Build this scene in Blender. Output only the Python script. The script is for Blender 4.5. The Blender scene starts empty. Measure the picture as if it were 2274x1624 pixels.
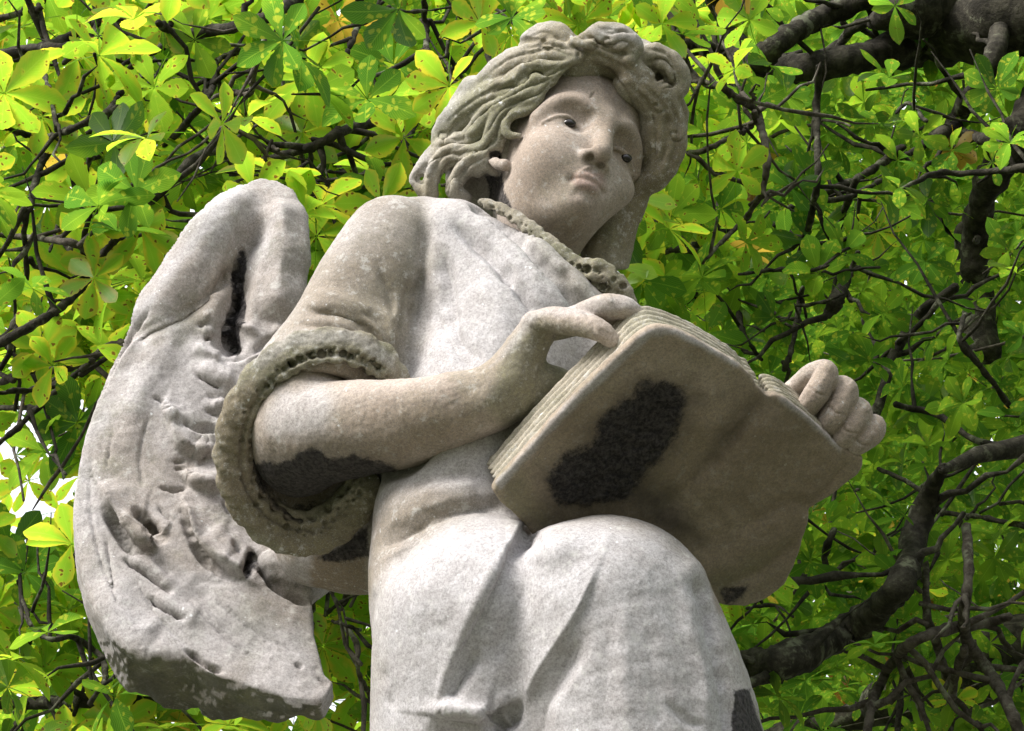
import bpy, math, random
import numpy as np
from mathutils import Vector, Matrix
random.seed(7)
RNG = np.random.default_rng(11)
sc = bpy.context.scene
COL = sc.collection
# ------------------------------------------------------------------ frame of reference
# Statue coordinates: x to the right, y up, z towards the viewer, unit ~0.5 mm, seen from a point
# DIST units away. The camera stands low and looks up by PITCH.
CX, CY, DIST, UNIT = 1136.5, 812.0, 5367.0, 0.0005
PITCH = math.radians(36.9)
CAM = Vector((0.0, 0.0, 1.55))
F32 = np.float32
cp, sp = math.cos(PITCH), math.sin(PITCH)
def to_world(V):
    """(x, y, z) statue units -> metres in the world (x right, y away, z up)"""
    V = np.asarray(V, dtype=np.float64)
    f = (DIST - V[:, 2])
    X = (V[:, 0] - CX) * f / DIST
    Y = (V[:, 1] + CY) * f / DIST
    D = f
    out = np.empty_like(V)
    out[:, 0] = X
    out[:, 1] = D * cp - Y * sp
    out[:, 2] = D * sp + Y * cp
    return out * UNIT + np.array(CAM)
def at(u, v, depth):
    """world point seen at (u, v) at a distance of depth metres"""
    X = (u - CX) / DIST * depth; Y = -(v - CY) / DIST * depth
    return Vector((X, depth * cp - Y * sp, depth * sp + Y * cp)) + CAM
def B(v):
    return 200 - (1300 - v) * 0.6

# ------------------------------------------------------------------ noise
def _hash(ix, iy, iz, s):
    n = (ix.astype(np.int64) * 374761393 + iy.astype(np.int64) * 668265263 + iz.astype(np.int64) * 2147483647 + s * 1274126177) & 0xffffffff
    n = ((n ^ (n >> 13)) * 1274126177) & 0xffffffff
    return ((n ^ (n >> 16)) & 0xffff) / 65535.0
_NR = np.array([[0.36, 0.48, -0.8], [-0.8, 0.6, 0.0], [0.48, 0.64, 0.6]]) @ np.array([[0.8, 0.0, 0.6], [0.36, 0.8, -0.48], [-0.48, 0.6, 0.64]])
def vnoise(P, scale, seed=0):
    Q = np.asarray(P) @ _NR / scale + 1000.5
    I = np.floor(Q).astype(np.int64); f = Q - I
    f = f * f * (3 - 2 * f)
    r = 0
    for dx in (0, 1):
        wx = f[:, 0] if dx else 1 - f[:, 0]
        for dy in (0, 1):
            wy = f[:, 1] if dy else 1 - f[:, 1]
            for dz in (0, 1):
                wz = f[:, 2] if dz else 1 - f[:, 2]
                r = r + wx * wy * wz * _hash(I[:, 0] + dx, I[:, 1] + dy, I[:, 2] + dz, seed)
    return r * 2 - 1
def fbm(P, scale, octv=3, seed=0):
    r = 0; a = 1; t = 0
    for o in range(octv):
        r = r + a * vnoise(P, scale / 2 ** o, seed + o * 17); t += a; a *= 0.5
    return r / t

# ------------------------------------------------------------------ implicit surfaces
def crom(pts, n=6):
    P = np.array(pts, float)
    if len(P) < 3: return P
    Q = np.vstack([2 * P[0] - P[1], P, 2 * P[-1] - P[-2]])
    out = []
    for i in range(1, len(Q) - 2):
        for k in range(n):
            t = k / n
            out.append(0.5 * ((2 * Q[i]) + (Q[i + 1] - Q[i - 1]) * t + (2 * Q[i - 1] - 5 * Q[i] + 4 * Q[i + 1] - Q[i + 2]) * t * t
                       + (3 * Q[i] - Q[i - 1] - 3 * Q[i + 1] + Q[i + 2]) * t ** 3))
    out.append(P[-1]); return np.array(out)
class Field:
    def __init__(s, lo, hi, h):
        s.lo = np.array(lo, float); s.h = h
        s.n = np.ceil((np.array(hi) - s.lo) / h).astype(int) + 1
        s.f = np.full(s.n, 40.0 * h, F32)
    def box(s, lo, hi):
        a = np.clip(np.floor((np.array(lo) - s.lo) / s.h).astype(int), 0, s.n)
        b = np.clip(np.ceil((np.array(hi) - s.lo) / s.h).astype(int) + 1, 0, s.n)
        if (b <= a).any(): return None
        ax = [(s.lo[i] + s.h * np.arange(a[i], b[i])).astype(F32) for i in range(3)]
        return tuple(slice(a[i], b[i]) for i in range(3)), ax[0][:, None, None], ax[1][None, :, None], ax[2][None, None, :]
    def comb(s, sl, d, k, op):
        g = s.f[sl]
        if op == 'sub':
            d = -d
            h = np.clip(0.5 - 0.5 * (d - g) / k, 0, 1)
            s.f[sl] = d + (g - d) * h + k * h * (1 - h)
        else:
            h = np.clip(0.5 + 0.5 * (d - g) / k, 0, 1)
            s.f[sl] = d + (g - d) * h - k * h * (1 - h)
    def ell(s, c, r, k=8, op='add', R=None):
        c = np.array(c, float); r = np.array(r, float) * np.ones(3); m = r.max() + k + 3 * s.h
        b = s.box(c - m, c + m)
        if b is None: return
        sl, X, Y, Z = b
        X = X - F32(c[0]); Y = Y - F32(c[1]); Z = Z - F32(c[2])
        if R is not None:
            R = np.array(R, float).astype(F32)
            X, Y, Z = (R[0, j] * X + R[1, j] * Y + R[2, j] * Z for j in range(3))
        r = r.astype(F32)
        k0 = np.sqrt((X / r[0]) ** 2 + (Y / r[1]) ** 2 + (Z / r[2]) ** 2)
        k1 = np.sqrt((X / r[0] ** 2) ** 2 + (Y / r[1] ** 2) ** 2 + (Z / r[2] ** 2) ** 2) + 1e-9
        s.comb(sl, (k0 * (k0 - 1) / k1).astype(F32), k, op)
    def tube(s, pts, k=8, op='add', n=5, flat=None):
        """pts: (x, y, z, r); flat=(direction, factor): squash the cross-section along a direction"""
        P = crom(pts, n) if len(pts) > 2 else np.array(pts, float)
        m = P[:, 3].max() + k + 3 * s.h
        b = s.box(P[:, :3].min(0) - m, P[:, :3].max(0) + m)
        if b is None: return
        sl, X, Y, Z = b
        T = np.full(np.broadcast_shapes(X.shape, Y.shape, Z.shape), 1e4, F32)
        off = [sl[i].start for i in range(3)]
        if flat:
            nd = np.array(flat[0], float); nd /= np.linalg.norm(nd); q = 1 / flat[1] - 1
        for i in range(len(P) - 1):
            a, c = P[i], P[i + 1]
            mm = max(a[3], c[3]) + k + 3 * s.h
            bb = s.box(np.minimum(a[:3], c[:3]) - mm, np.maximum(a[:3], c[:3]) + mm)
            if bb is None: continue
            s2, x, y, z = bb
            x = x - F32(a[0]); y = y - F32(a[1]); z = z - F32(a[2])
            d = (c - a)[:3]
            if flat:
                w = (x * F32(nd[0]) + y * F32(nd[1]) + z * F32(nd[2])) * F32(q)
                x = x + w * F32(nd[0]); y = y + w * F32(nd[1]); z = z + w * F32(nd[2])
                d = d + nd * (d @ nd) * q
            L = max(d @ d, 1e-6)
            t = np.clip((x * F32(d[0]) + y * F32(d[1]) + z * F32(d[2])) / F32(L), 0, 1)
            dd = np.sqrt((x - t * F32(d[0])) ** 2 + (y - t * F32(d[1])) ** 2 + (z - t * F32(d[2])) ** 2) - (F32(a[3]) + t * F32(c[3] - a[3]))
            if flat: dd = dd * F32(flat[1] + (1 - flat[1]) * 0.4)
            v = T[tuple(slice(s2[j].start - off[j], s2[j].stop - off[j]) for j in range(3))]
            np.minimum(v, dd, out=v)
        s.comb(sl, T, k, op)
    def slab(s, poly, c0, c1, k=10, op='add', axis=2):
        """polygon in (x, y) extruded c0..c1 along z"""
        P = np.array(poly, float); m = k + 3 * s.h
        lo = np.array([P[:, 0].min() - m, P[:, 1].min() - m, c0 - m]); hi = np.array([P[:, 0].max() + m, P[:, 1].max() + m, c1 + m])
        sl, X, Y, Z = s.box(lo, hi)
        d2 = polysd(X[:, :, 0], Y[:, :, 0], P)[:, :, None].astype(F32)
        dz = np.abs(Z - F32((c0 + c1) / 2)) - F32((c1 - c0) / 2)
        h = np.clip(0.5 - 0.5 * (d2 - dz) / k, 0, 1)
        s.comb(sl, (d2 + (dz - d2) * h + k * h * (1 - h)).astype(F32), k * 0.5, op)
    def mesh(s, iso=0.0):
        f = s.f
        f[0] = f[-1] = 10; f[:, 0] = f[:, -1] = 10; f[:, :, 0] = f[:, :, -1] = 10
        ins = f < iso
        cnt = np.zeros(np.array(f.shape) - 1, np.int8)
        for dx in (0, 1):
            for dy in (0, 1):
                for dz in (0, 1):
                    cnt += ins[dx:dx + cnt.shape[0], dy:dy + cnt.shape[1], dz:dz + cnt.shape[2]]
        C = np.argwhere((cnt > 0) & (cnt < 8)); del cnt
        idx = np.full(np.array(f.shape) - 1, -1, np.int32)
        idx[C[:, 0], C[:, 1], C[:, 2]] = np.arange(len(C))
        cor = [(a, b, c) for a in (0, 1) for b in (0, 1) for c in (0, 1)]
        val = {q: f[C[:, 0] + q[0], C[:, 1] + q[1], C[:, 2] + q[2]] - iso for q in cor}
        acc = np.zeros((len(C), 3)); num = np.zeros(len(C))
        for q in cor:
            for ax in range(3):
                if q[ax] == 0:
                    r = list(q); r[ax] = 1; r = tuple(r)
                    a, b = val[q], val[r]
                    m = (a < 0) != (b < 0)
                    t = np.where(m, a / np.where(m, a - b, 1), 0)
                    p = np.zeros((len(C), 3)); p[:] = q; p[:, ax] = t
                    acc += p * m[:, None]; num += m
        V = s.lo + s.h * (C + acc / num[:, None])
        F = []
        for ax in range(3):
            a1, a2 = (ax + 1) % 3, (ax + 2) % 3
            s0 = [slice(None)] * 3; s1 = [slice(None)] * 3
            s0[ax] = slice(0, -1); s1[ax] = slice(1, None)
            m = ins[tuple(s0)] != ins[tuple(s1)]
            E = np.argwhere(m)
            E = E[(E[:, a1] > 0) & (E[:, a2] > 0)]
            inside_first = ins[E[:, 0], E[:, 1], E[:, 2]]
            def g(d1, d2):
                q = E.copy(); q[:, a1] -= d1; q[:, a2] -= d2
                return idx[q[:, 0], q[:, 1], q[:, 2]]
            quad = np.stack([g(0, 0), g(1, 0), g(1, 1), g(0, 1)], 1)
            quad[~inside_first] = quad[~inside_first][:, ::-1]
            F.append(quad)
        return Mesh(V, np.vstack(F))
def polysd(X, Y, P):
    d = np.full(np.broadcast_shapes(X.shape, Y.shape), 1e12); s = np.ones(d.shape)
    n = len(P)
    for i in range(n):
        a, b = P[i], P[(i + 1) % n]; e = b - a
        wx, wy = X - a[0], Y - a[1]
        t = np.clip((wx * e[0] + wy * e[1]) / max(e @ e, 1e-9), 0, 1)
        d = np.minimum(d, (wx - e[0] * t) ** 2 + (wy - e[1] * t) ** 2)
        c1 = Y >= a[1]; c2 = Y < b[1]; c3 = e[0] * wy > e[1] * wx
        s = np.where((c1 & c2 & c3) | (~c1 & ~c2 & ~c3), -s, s)
    return s * np.sqrt(d)
def linedist(X, Y, pts):
    """distance, signed side (+ = left of travel in x-right y-up), parameter 0..1"""
    P = np.array(pts, float); n = len(P) - 1
    best = np.full(X.shape, 1e12); sd = np.zeros(X.shape); par = np.zeros(X.shape)
    for i in range(n):
        a, e = P[i], P[i + 1] - P[i]
        wx, wy = X - a[0], Y - a[1]
        t = np.clip((wx * e[0] + wy * e[1]) / max(e @ e, 1e-9), 0, 1)
        d = (wx - e[0] * t) ** 2 + (wy - e[1] * t) ** 2
        m = d < best
        best = np.where(m, d, best); sd = np.where(m, np.sign(e[0] * wy - e[1] * wx), sd); par = np.where(m, (i + t) / n, par)
    return np.sqrt(best), sd, par
class Mesh:
    def __init__(s, V, F): s.V, s.F, s.att = V, F, {}
    def normals(s):
        V, F = s.V, s.F
        n = np.cross(V[F[:, 2]] - V[F[:, 0]], V[F[:, 3]] - V[F[:, 1]])
        N = np.zeros_like(V)
        for i in range(4):
            for a in range(3): N[:, a] += np.bincount(F[:, i], n[:, a], len(V))
        return N / (np.linalg.norm(N, axis=1)[:, None] + 1e-12)
    def smooth(s, it=1, w=0.5, mask=None):
        F = s.F; E = np.vstack([F[:, [i, (i + 1) % 4]] for i in range(4)])
        c = np.bincount(E[:, 0], minlength=len(s.V)) + np.bincount(E[:, 1], minlength=len(s.V))
        for _ in range(it):
            A = np.zeros_like(s.V)
            for a in range(3):
                A[:, a] = np.bincount(E[:, 0], s.V[E[:, 1], a], len(s.V)) + np.bincount(E[:, 1], s.V[E[:, 0], a], len(s.V))
            D = (A / np.maximum(c, 1)[:, None] - s.V) * w
            s.V = s.V + (D if mask is None else D * mask[:, None])
    def strokes(s, L, zmin=-1e9, facing=0.0):
        """carve or raise the surface along lines given as (u, v) points, v downwards"""
        for st in L:
            kind, amp, w, pts = st[:4]
            P = np.array(pts, float) * [1, -1]
            P = crom(P, 4) if len(P) > 2 else P
            m = (s.V[:, 0] > P[:, 0].min() - 3 * w) & (s.V[:, 0] < P[:, 0].max() + 3 * w) & (s.V[:, 1] > P[:, 1].min() - 3 * w) & (s.V[:, 1] < P[:, 1].max() + 3 * w)
            m &= s.V[:, 2] > zmin
            i = np.nonzero(m)[0]
            if not len(i): continue
            N = s.normals()[i]
            fz = np.clip((N[:, 2] - facing) * 4, 0, 1)
            d, sd, t = linedist(s.V[i, 0], s.V[i, 1], P)
            d = d + (0.25 * w * vnoise(s.V[i], w * 1.5, 5) if kind[0] != 's' else 0)
            tp = np.clip(np.minimum(t, 1 - t) * 5 + 0.15, 0, 1) ** 0.7 if kind[-1] != '!' else 1
            kk = kind[0]
            if kk == 'r': a = np.exp(-(d / w) ** 2)
            elif kk == 'v': a = np.maximum(0, 1 - np.abs(d) / w) ** 1.3
            elif kk == 's':  # step: raised on the left side of the line, falling back smoothly
                x = d * sd; a = np.exp(-np.maximum(x, 0) / w) * np.clip(x / 9 + 0.5, 0, 1)
            s.V[i] += N * (amp * a * fz * tp)[:, None]
    def dents(s, L, facing=-0.2):
        for (u, v, r, dep) in L:
            m = (np.abs(s.V[:, 0] - u) < 3 * r) & (np.abs(s.V[:, 1] + v) < 3 * r)
            i = np.nonzero(m)[0]
            if not len(i): continue
            N = s.normals()[i]
            d = np.hypot(s.V[i, 0] - u, s.V[i, 1] + v) / r
            s.V[i] -= N * (dep * np.exp(-d ** 4) * (N[:, 2] > facing))[:, None]
    def roughen(s, L):
        N = s.normals(); a = 0
        for amp, scale, seed in L: a = a + amp * vnoise(s.V, scale, seed)
        s.V = s.V + N * a[:, None]
    def warp(s, src, dst, sig):
        S = np.array(src, float) * [1, -1]; D = np.array(dst, float) * [1, -1] - S
        K = np.exp(-((S[:, None] - S[None]) ** 2).sum(2) / (2 * sig ** 2)) + 0.02 * np.eye(len(S))
        W = np.linalg.solve(K, D)
        for i in range(len(S)):
            s.V[:, :2] += np.exp(-((s.V[:, :2] - S[i]) ** 2).sum(1) / (2 * sig ** 2))[:, None] * W[i]
    def paint(s, name, poly, feather=8, amp=1.0, rag=10, zmin=-1e9, face=-2):
        a = s.att.setdefault(name, np.zeros(len(s.V)))
        d = polysd(s.V[:, 0], s.V[:, 1], np.array(poly, float) * [1, -1]) + rag * fbm(s.V, rag * 3 + 8, 3, 9)
        m = np.clip(0.5 - d / feather, 0, 1) * amp * (s.V[:, 2] > zmin)
        if face > -2: m = m * (s.normals()[:, 2] > face)
        s.att[name] = np.maximum(a, m)
    def build(s, name, mat, parent=None, world=True):
        W = to_world(s.V) if world else s.V
        me = bpy.data.meshes.new(name)
        me.vertices.add(len(W)); me.vertices.foreach_set('co', W.astype(F32).ravel())
        F = s.F; k = F.shape[1]
        me.loops.add(F.size); me.loops.foreach_set('vertex_index', F.astype(np.int32).ravel())
        me.polygons.add(len(F)); me.polygons.foreach_set('loop_start', np.arange(0, F.size, k, dtype=np.int32))
        me.polygons.foreach_set('loop_total', np.full(len(F), k, np.int32))
        me.polygons.foreach_set('use_smooth', np.ones(len(F), bool))
        me.update(calc_edges=True)
        for n, a in s.att.items():
            if a.ndim == 2:
                at_ = me.attributes.new(n, 'FLOAT2' if a.shape[1] == 2 else 'FLOAT_VECTOR', 'POINT')
                at_.data.foreach_set('vector', a.astype(F32).ravel())
            else:
                at_ = me.attributes.new(n, 'FLOAT', 'POINT'); at_.data.foreach_set('value', a.astype(F32))
        me.materials.append(mat)
        o = bpy.data.objects.new(name, me); COL.objects.link(o)
        if parent is not None: o.parent = parent; o.matrix_parent_inverse = Matrix.Translation(-parent.location) if True else None
        return o
def join(ms):
    V, F, off = [], [], 0
    keys = set().union(*[m.att.keys() for m in ms])
    for m in ms: V.append(m.V); F.append(m.F + off); off += len(m.V)
    r = Mesh(np.vstack(V), np.vstack(F))
    for k in keys: r.att[k] = np.concatenate([m.att.get(k, np.zeros(len(m.V))) for m in ms])
    return r
def tag(o, label=None, cat=None, group=None, kind=None):
    if label: o['label'] = label
    if cat: o['category'] = cat
    if group: o['group'] = group
    if kind: o['kind'] = kind
    return o
def empty(name, loc):
    o = bpy.data.objects.new(name, None); COL.objects.link(o); o.location = loc; o.empty_display_size = 0.05
    return o
def tubemesh(paths, seg=8, att=None):
    """paths: list of arrays (n, 4) x y z r -> one quad mesh; closed ends by a shrinking tip"""
    Vs, Fs, off = [], [], 0
    for P in paths:
        P = np.asarray(P, float); t0 = P[0, :3] - P[1, :3]; t1 = P[-1, :3] - P[-2, :3]
        t0 = t0 / (np.linalg.norm(t0) + 1e-9); t1 = t1 / (np.linalg.norm(t1) + 1e-9)
        ca = [np.append(P[0, :3] + t0 * P[0, 3] * q, P[0, 3] * math.sqrt(max(0, 1 - q * q)) + 1e-5) for q in (1.0, 0.85, 0.5)]
        cb = [np.append(P[-1, :3] + t1 * P[-1, 3] * q, P[-1, 3] * math.sqrt(max(0, 1 - q * q)) + 1e-5) for q in (0.5, 0.85, 1.0)]
        P = np.vstack([ca, P, cb]); n = len(P)
        T = np.gradient(P[:, :3], axis=0); T /= np.linalg.norm(T, axis=1)[:, None] + 1e-9
        ref = np.array([0.13, 0.31, 0.94]);
        if abs(T[0] @ ref) > 0.9: ref = np.array([0.9, 0.1, 0.2])
        U = np.cross(T, ref); U /= np.linalg.norm(U, axis=1)[:, None] + 1e-9
        W = np.cross(T, U)
        a = np.linspace(0, 2 * np.pi, seg, endpoint=False)
        R = P[:, 3][:, None, None]
        V = P[:, None, :3] + R * (np.cos(a)[None, :, None] * U[:, None] + np.sin(a)[None, :, None] * W[:, None])
        i = np.arange(n - 1)[:, None] * seg; j = np.arange(seg)[None]
        F = np.stack([i + j, i + (j + 1) % seg, i + seg + (j + 1) % seg, i + seg + j], -1).reshape(-1, 4)
        Vs.append(V.reshape(-1, 3)); Fs.append(F + off); off += n * seg
    return Mesh(np.vstack(Vs), np.vstack(Fs))
# ------------------------------------------------------------------ materials
def newmat(name):
    m = bpy.data.materials.new(name); m.use_nodes = True
    nt = m.node_tree; nt.nodes.clear()
    out = nt.nodes.new('ShaderNodeOutputMaterial')
    return m, nt, out
class NT:
    def __init__(s, nt): s.nt = nt
    def n(s, t, **kw):
        o = s.nt.nodes.new(t)
        for k, v in kw.items():
            if k.startswith('i_'):
                o.inputs[k[2:].replace('_', ' ')].default_value = v
            else: setattr(o, k, v)
        return o
    def l(s, a, b): s.nt.links.new(a, b)
    def noise(s, vec, scale, detail=4, rough=0.6):
        o = s.n('ShaderNodeTexNoise'); o.inputs['Scale'].default_value = scale; o.inputs['Detail'].default_value = detail
        o.inputs['Roughness'].default_value = rough; s.l(vec, o.inputs['Vector']); return o.outputs['Fac']
    def ramp(s, fac, lo, hi, a=0.0, b=1.0):
        o = s.n('ShaderNodeMapRange'); o.interpolation_type = 'SMOOTHSTEP'
        s.l(fac, o.inputs['Value'])
        for k, v in (('From Min', lo), ('From Max', hi), ('To Min', a), ('To Max', b)): o.inputs[k].default_value = v
        return o.outputs['Result']
    def mix(s, fac, a, b, blend='MIX'):
        o = s.n('ShaderNodeMix'); o.data_type = 'RGBA'; o.blend_type = blend
        for sock, v in ((o.inputs[0], fac), (o.inputs[6], a), (o.inputs[7], b)):
            if isinstance(v, (int, float)): sock.default_value = v
            elif isinstance(v, tuple): sock.default_value = (*v, 1)
            else: s.l(v, sock)
        return o.outputs[2]
    def math(s, op, a, b=0.0):
        o = s.n('ShaderNodeMath'); o.operation = op
        for sock, v in ((o.inputs[0], a), (o.inputs[1], b)):
            if isinstance(v, (int, float)): sock.default_value = v
            else: s.l(v, sock)
        return o.outputs[0]
    def attr(s, name): 
        o = s.n('ShaderNodeAttribute'); o.attribute_name = name; return o
def stone(name, light, warm, mossy=0.25, bump=1.0, fleck=1.0):
    """weathered limestone: pale lichen-washed skin over warm stone, algae and black crusts or shade where painted"""
    m, nt, out = newmat(name); t = NT(nt)
    geo = t.n('ShaderNodeNewGeometry').outputs['Position']
    big = t.noise(geo, 7.0, 5, 0.6); mid = t.noise(geo, 38.0, 4, 0.65); fine = t.noise(geo, 310.0, 6, 0.95); grain = t.noise(geo, 1300.0, 2, 0.6)
    c = t.mix(t.ramp(big, 0.36, 0.62), warm, light)
    c = t.mix(t.ramp(mid, 0.5, 0.72, 0, 0.45), c, tuple(x * 0.62 for x in warm))
    gn = t.noise(geo, 11.0, 5, 0.7)
    gr = t.math('MULTIPLY', t.ramp(gn, 0.48, 0.66), mossy)
    gr = t.math('MAXIMUM', gr, t.attr('green').outputs['Fac'])
    gm = t.mix(t.ramp(mid, 0.4, 0.6), (0.105, 0.125, 0.045), (0.20, 0.215, 0.10))
    c = t.mix(gr, c, gm)
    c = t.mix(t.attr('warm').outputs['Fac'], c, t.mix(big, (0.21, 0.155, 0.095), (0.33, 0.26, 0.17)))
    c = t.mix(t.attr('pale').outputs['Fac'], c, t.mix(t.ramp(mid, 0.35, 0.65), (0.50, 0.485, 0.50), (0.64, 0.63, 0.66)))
    c = t.mix(t.attr('rose').outputs['Fac'], c, (0.36, 0.20, 0.17))
    # salt-and-pepper grain of the eroded skin
    c = t.mix(t.ramp(fine, 0.32, 0.66, 0.0, 1.0), t.mix(0.72, c, (0.10, 0.09, 0.085), 'MIX'), c)
    lich = t.noise(geo, 70.0, 5, 0.8)
    c = t.mix(t.ramp(lich, 0.54, 0.66, 0, 0.45 * fleck), c, (0.62, 0.62, 0.60))
    c = t.mix(t.ramp(grain, 0.58, 0.70, 0, 0.5 * fleck), c, (0.74, 0.73, 0.77))
    sp = t.noise(geo, 120.0, 2, 0.5)
    c = t.mix(t.ramp(sp, 0.735, 0.76, 0, 0.8 * fleck), c, (0.7, 0.72, 0.74))
    cr = t.ramp(t.math('ADD', t.attr('crust_shade').outputs['Fac'], t.math('MULTIPLY', t.math('SUBTRACT', t.noise(geo, 120.0, 6, 0.85), 0.5), 1.9)), 0.22, 0.85)
    cr = t.math('MULTIPLY', cr, t.ramp(t.attr('crust_shade').outputs['Fac'], 0.02, 0.2))
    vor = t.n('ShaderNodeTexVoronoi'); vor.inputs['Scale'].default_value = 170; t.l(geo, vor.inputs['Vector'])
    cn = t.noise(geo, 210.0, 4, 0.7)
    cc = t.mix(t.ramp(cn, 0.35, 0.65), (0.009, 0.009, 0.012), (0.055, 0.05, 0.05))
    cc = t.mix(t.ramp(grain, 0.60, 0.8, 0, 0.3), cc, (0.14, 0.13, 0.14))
    c = t.mix(t.attr('soot_shade').outputs['Fac'], c, t.mix(t.ramp(mid, 0.35, 0.65), (0.035, 0.03, 0.03), (0.075, 0.065, 0.055)))  # soot stains, and shade put into the colour of recesses
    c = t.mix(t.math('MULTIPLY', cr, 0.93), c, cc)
    b = t.n('ShaderNodeBsdfPrincipled'); t.l(c, b.inputs['Base Color'])
    b.inputs['Roughness'].default_value = 0.92; b.inputs['Specular IOR Level'].default_value = 0.18
    h = t.math('ADD', t.math('MULTIPLY', fine, 0.55), t.math('ADD', t.math('MULTIPLY', grain, 0.25), t.math('MULTIPLY', mid, 0.9)))
    h = t.math('ADD', h, t.math('MULTIPLY', t.math('MULTIPLY', t.math('ADD', vor.outputs['Distance'], t.math('MULTIPLY', cn, -1.2)), cr), -3.5))
    bp = t.n('ShaderNodeBump'); bp.inputs['Strength'].default_value = 0.55 * bump; bp.inputs['Distance'].default_value = 0.0022
    t.l(h, bp.inputs['Height']); t.l(bp.outputs['Normal'], b.inputs['Normal'])
    t.l(b.outputs[0], out.inputs['Surface'])
    return m
M_GOWN = stone('weathered_stone_pale', (0.52, 0.495, 0.485), (0.39, 0.35, 0.30), 0.25)
M_SKIN = stone('weathered_stone_warm', (0.52, 0.45, 0.395), (0.40, 0.325, 0.262), 0.25, 0.8, 0.7)
M_HAIR = stone('weathered_stone_hair', (0.50, 0.465, 0.38), (0.33, 0.29, 0.20), 0.6)
M_WING = stone('weathered_stone_wing', (0.58, 0.555, 0.56), (0.42, 0.38, 0.35), 0.35, 1.2)
M_BOOK = stone('weathered_stone_book', (0.42, 0.345, 0.265), (0.28, 0.225, 0.165), 0.2, 0.8, 0.25)
M_PAGE = stone('weathered_stone_pages', (0.56, 0.51, 0.41), (0.38, 0.34, 0.25), 0.35, 1.2)
M_LACE = stone('weathered_stone_lace', (0.43, 0.395, 0.31), (0.29, 0.255, 0.18), 0.6, 1.3)
# ------------------------------------------------------------------ the angel: head
STATUE = empty('angel_statue', tuple(to_world(np.array([[1280., -3050., 1050.]]))[0]))
tag(STATUE, 'weathered pale stone angel with a broken wing reading an open book, seen from below', 'statue')
HR = np.array([[0.849, 0.186, 0.495], [-0.451, 0.743, 0.495], [-0.276, -0.643, 0.714]])
HS, HT = 2.24, np.array([1323.6, -302.8, -330.0])
def head_pt(p): return HS * (np.asarray(p, float) @ HR.T) + HT
def make_face():
    f = Field((-84, -205, -205), (84, 118, 48), 1.15)
    f.ell((0, 25, -88), (71, 84, 94), 8)
    f.ell((0, -22, -46), (60, 84, 60), 16)
    f.ell((0, -56, -44), (49, 42, 48), 20)
    f.ell((0, -89, -12), (20, 16, 22), 18)
    f.ell((0, 48, -30), (56, 42, 38), 16)             # forehead
    f.tube([(2, -60, -80, 46), (5, -105, -94, 42), (14, -160, -112, 44), (24, -225, -120, 56)], 22)
    f.ell((0, -80, -44), (36, 28, 38), 20)
    for s in (-1, 1):
        f.ell((s * 34, -44, -19), (27, 28, 26), 22)
        f.tube([(s * 56, 6, -21, 5), (s * 46, 21, -6, 5.5), (s * 29, 25, 5.5, 5.5), (s * 13, 17, 9, 5)], 16)
        f.ell((s * 31, 4, 13), (19, 13.5, 15), 9, 'sub')
        f.ell((s * 18, 0, 13), (8, 13, 12), 8, 'sub')
        f.ell((s * 31, -1, -12.5), (16, 13, 14.2), 2.5)
        # lids
        f.tube([(s * 52, -5, -11, 2.0), (s * 41, 2.5, -1.7, 2.5), (s * 32, 4.6, 2.2, 2.7), (s * 23, 2.6, 2.4, 2.3), (s * 14, -5, 1, 1.6)], 1.6)
        f.tube([(s * 51, -6, -11, 1.6), (s * 40, -9, -3.6, 1.8), (s * 31, -10, -1, 1.9), (s * 23, -9, 0, 1.7), (s * 14, -5.5, 0.8, 1.4)], 2.5)
        f.ell((s * 10.8, -43.5, 12.5), (6.8, 6.0, 10.5), 5)
    f.tube([(0, 24, 4, 9.5), (0, 2, 12, 8.4), (0, -16, 18.5, 8.4), (0, -29, 24.5, 8.8), (0, -38.5, 28, 9)], 8)
    f.ell((0, -43.5, 20), (4, 4.5, 10), 4)
    f.ell((0, -69, -8), (27, 20, 20), 14)
    for s in (-1, 1):
        f.tube([(s * 7.6, -61, 23, 4.6), (s * 6.6, -46, 17.5, 4.6)], 0.8, 'sub')
    f.tube([(-22, -68.5, 5.5, 2.0), (-12, -67.4, 11.3, 3.0), (-4.2, -66.2, 13.6, 3.4), (0, -66.9, 13.8, 3.2), (4.2, -66.2, 13.6, 3.4), (12, -67.4, 11.3, 3.0), (22, -68.5, 5.5, 2.0)], 3.5)
    f.tube([(-18, -72, 6.5, 2.6), (-9, -76, 11.0, 4.1), (0, -77.4, 12.6, 4.6), (9, -76, 11.0, 4.1), (18, -72, 6.5, 2.6)], 4)
    f.tube([(-22, -69.2, 8, 1.2), (-11, -71.0, 15.5, 1.3), (-4, -71.3, 18.5, 1.3), (0, -71.8, 19, 1.3), (4, -71.3, 18.5, 1.3), (11, -71.0, 15.5, 1.3), (22, -69.2, 8, 1.2)], 1.4, 'sub')
    f.ell((-22, -71, 11), (3, 3, 3), 7, 'sub'); f.ell((22, -71, 11), (3, 3, 3), 7, 'sub')
    f.tube([(0, -60, 17.8, 1.8), (0, -54, 17.8, 2.2)], 3, 'sub')
    f.tube([(-10, -87, 14, 3.5), (0, -88, 17, 4.5), (10, -87, 14, 3.5)], 7, 'sub')
    # the ear on the near side
    f.tube([(-66, -42, -58, 6), (-73, -37, -68, 5), (-79, -14, -82, 5), (-79, 4, -82, 5), (-72, 8, -70, 4)], 6)
    f.ell((-78, -24, -70), (10, 9, 8), 2, 'sub')
    m = f.mesh(); m.smooth(2, 0.4)
    m.V = head_pt(m.V)
    return m
FACE = make_face()
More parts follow.
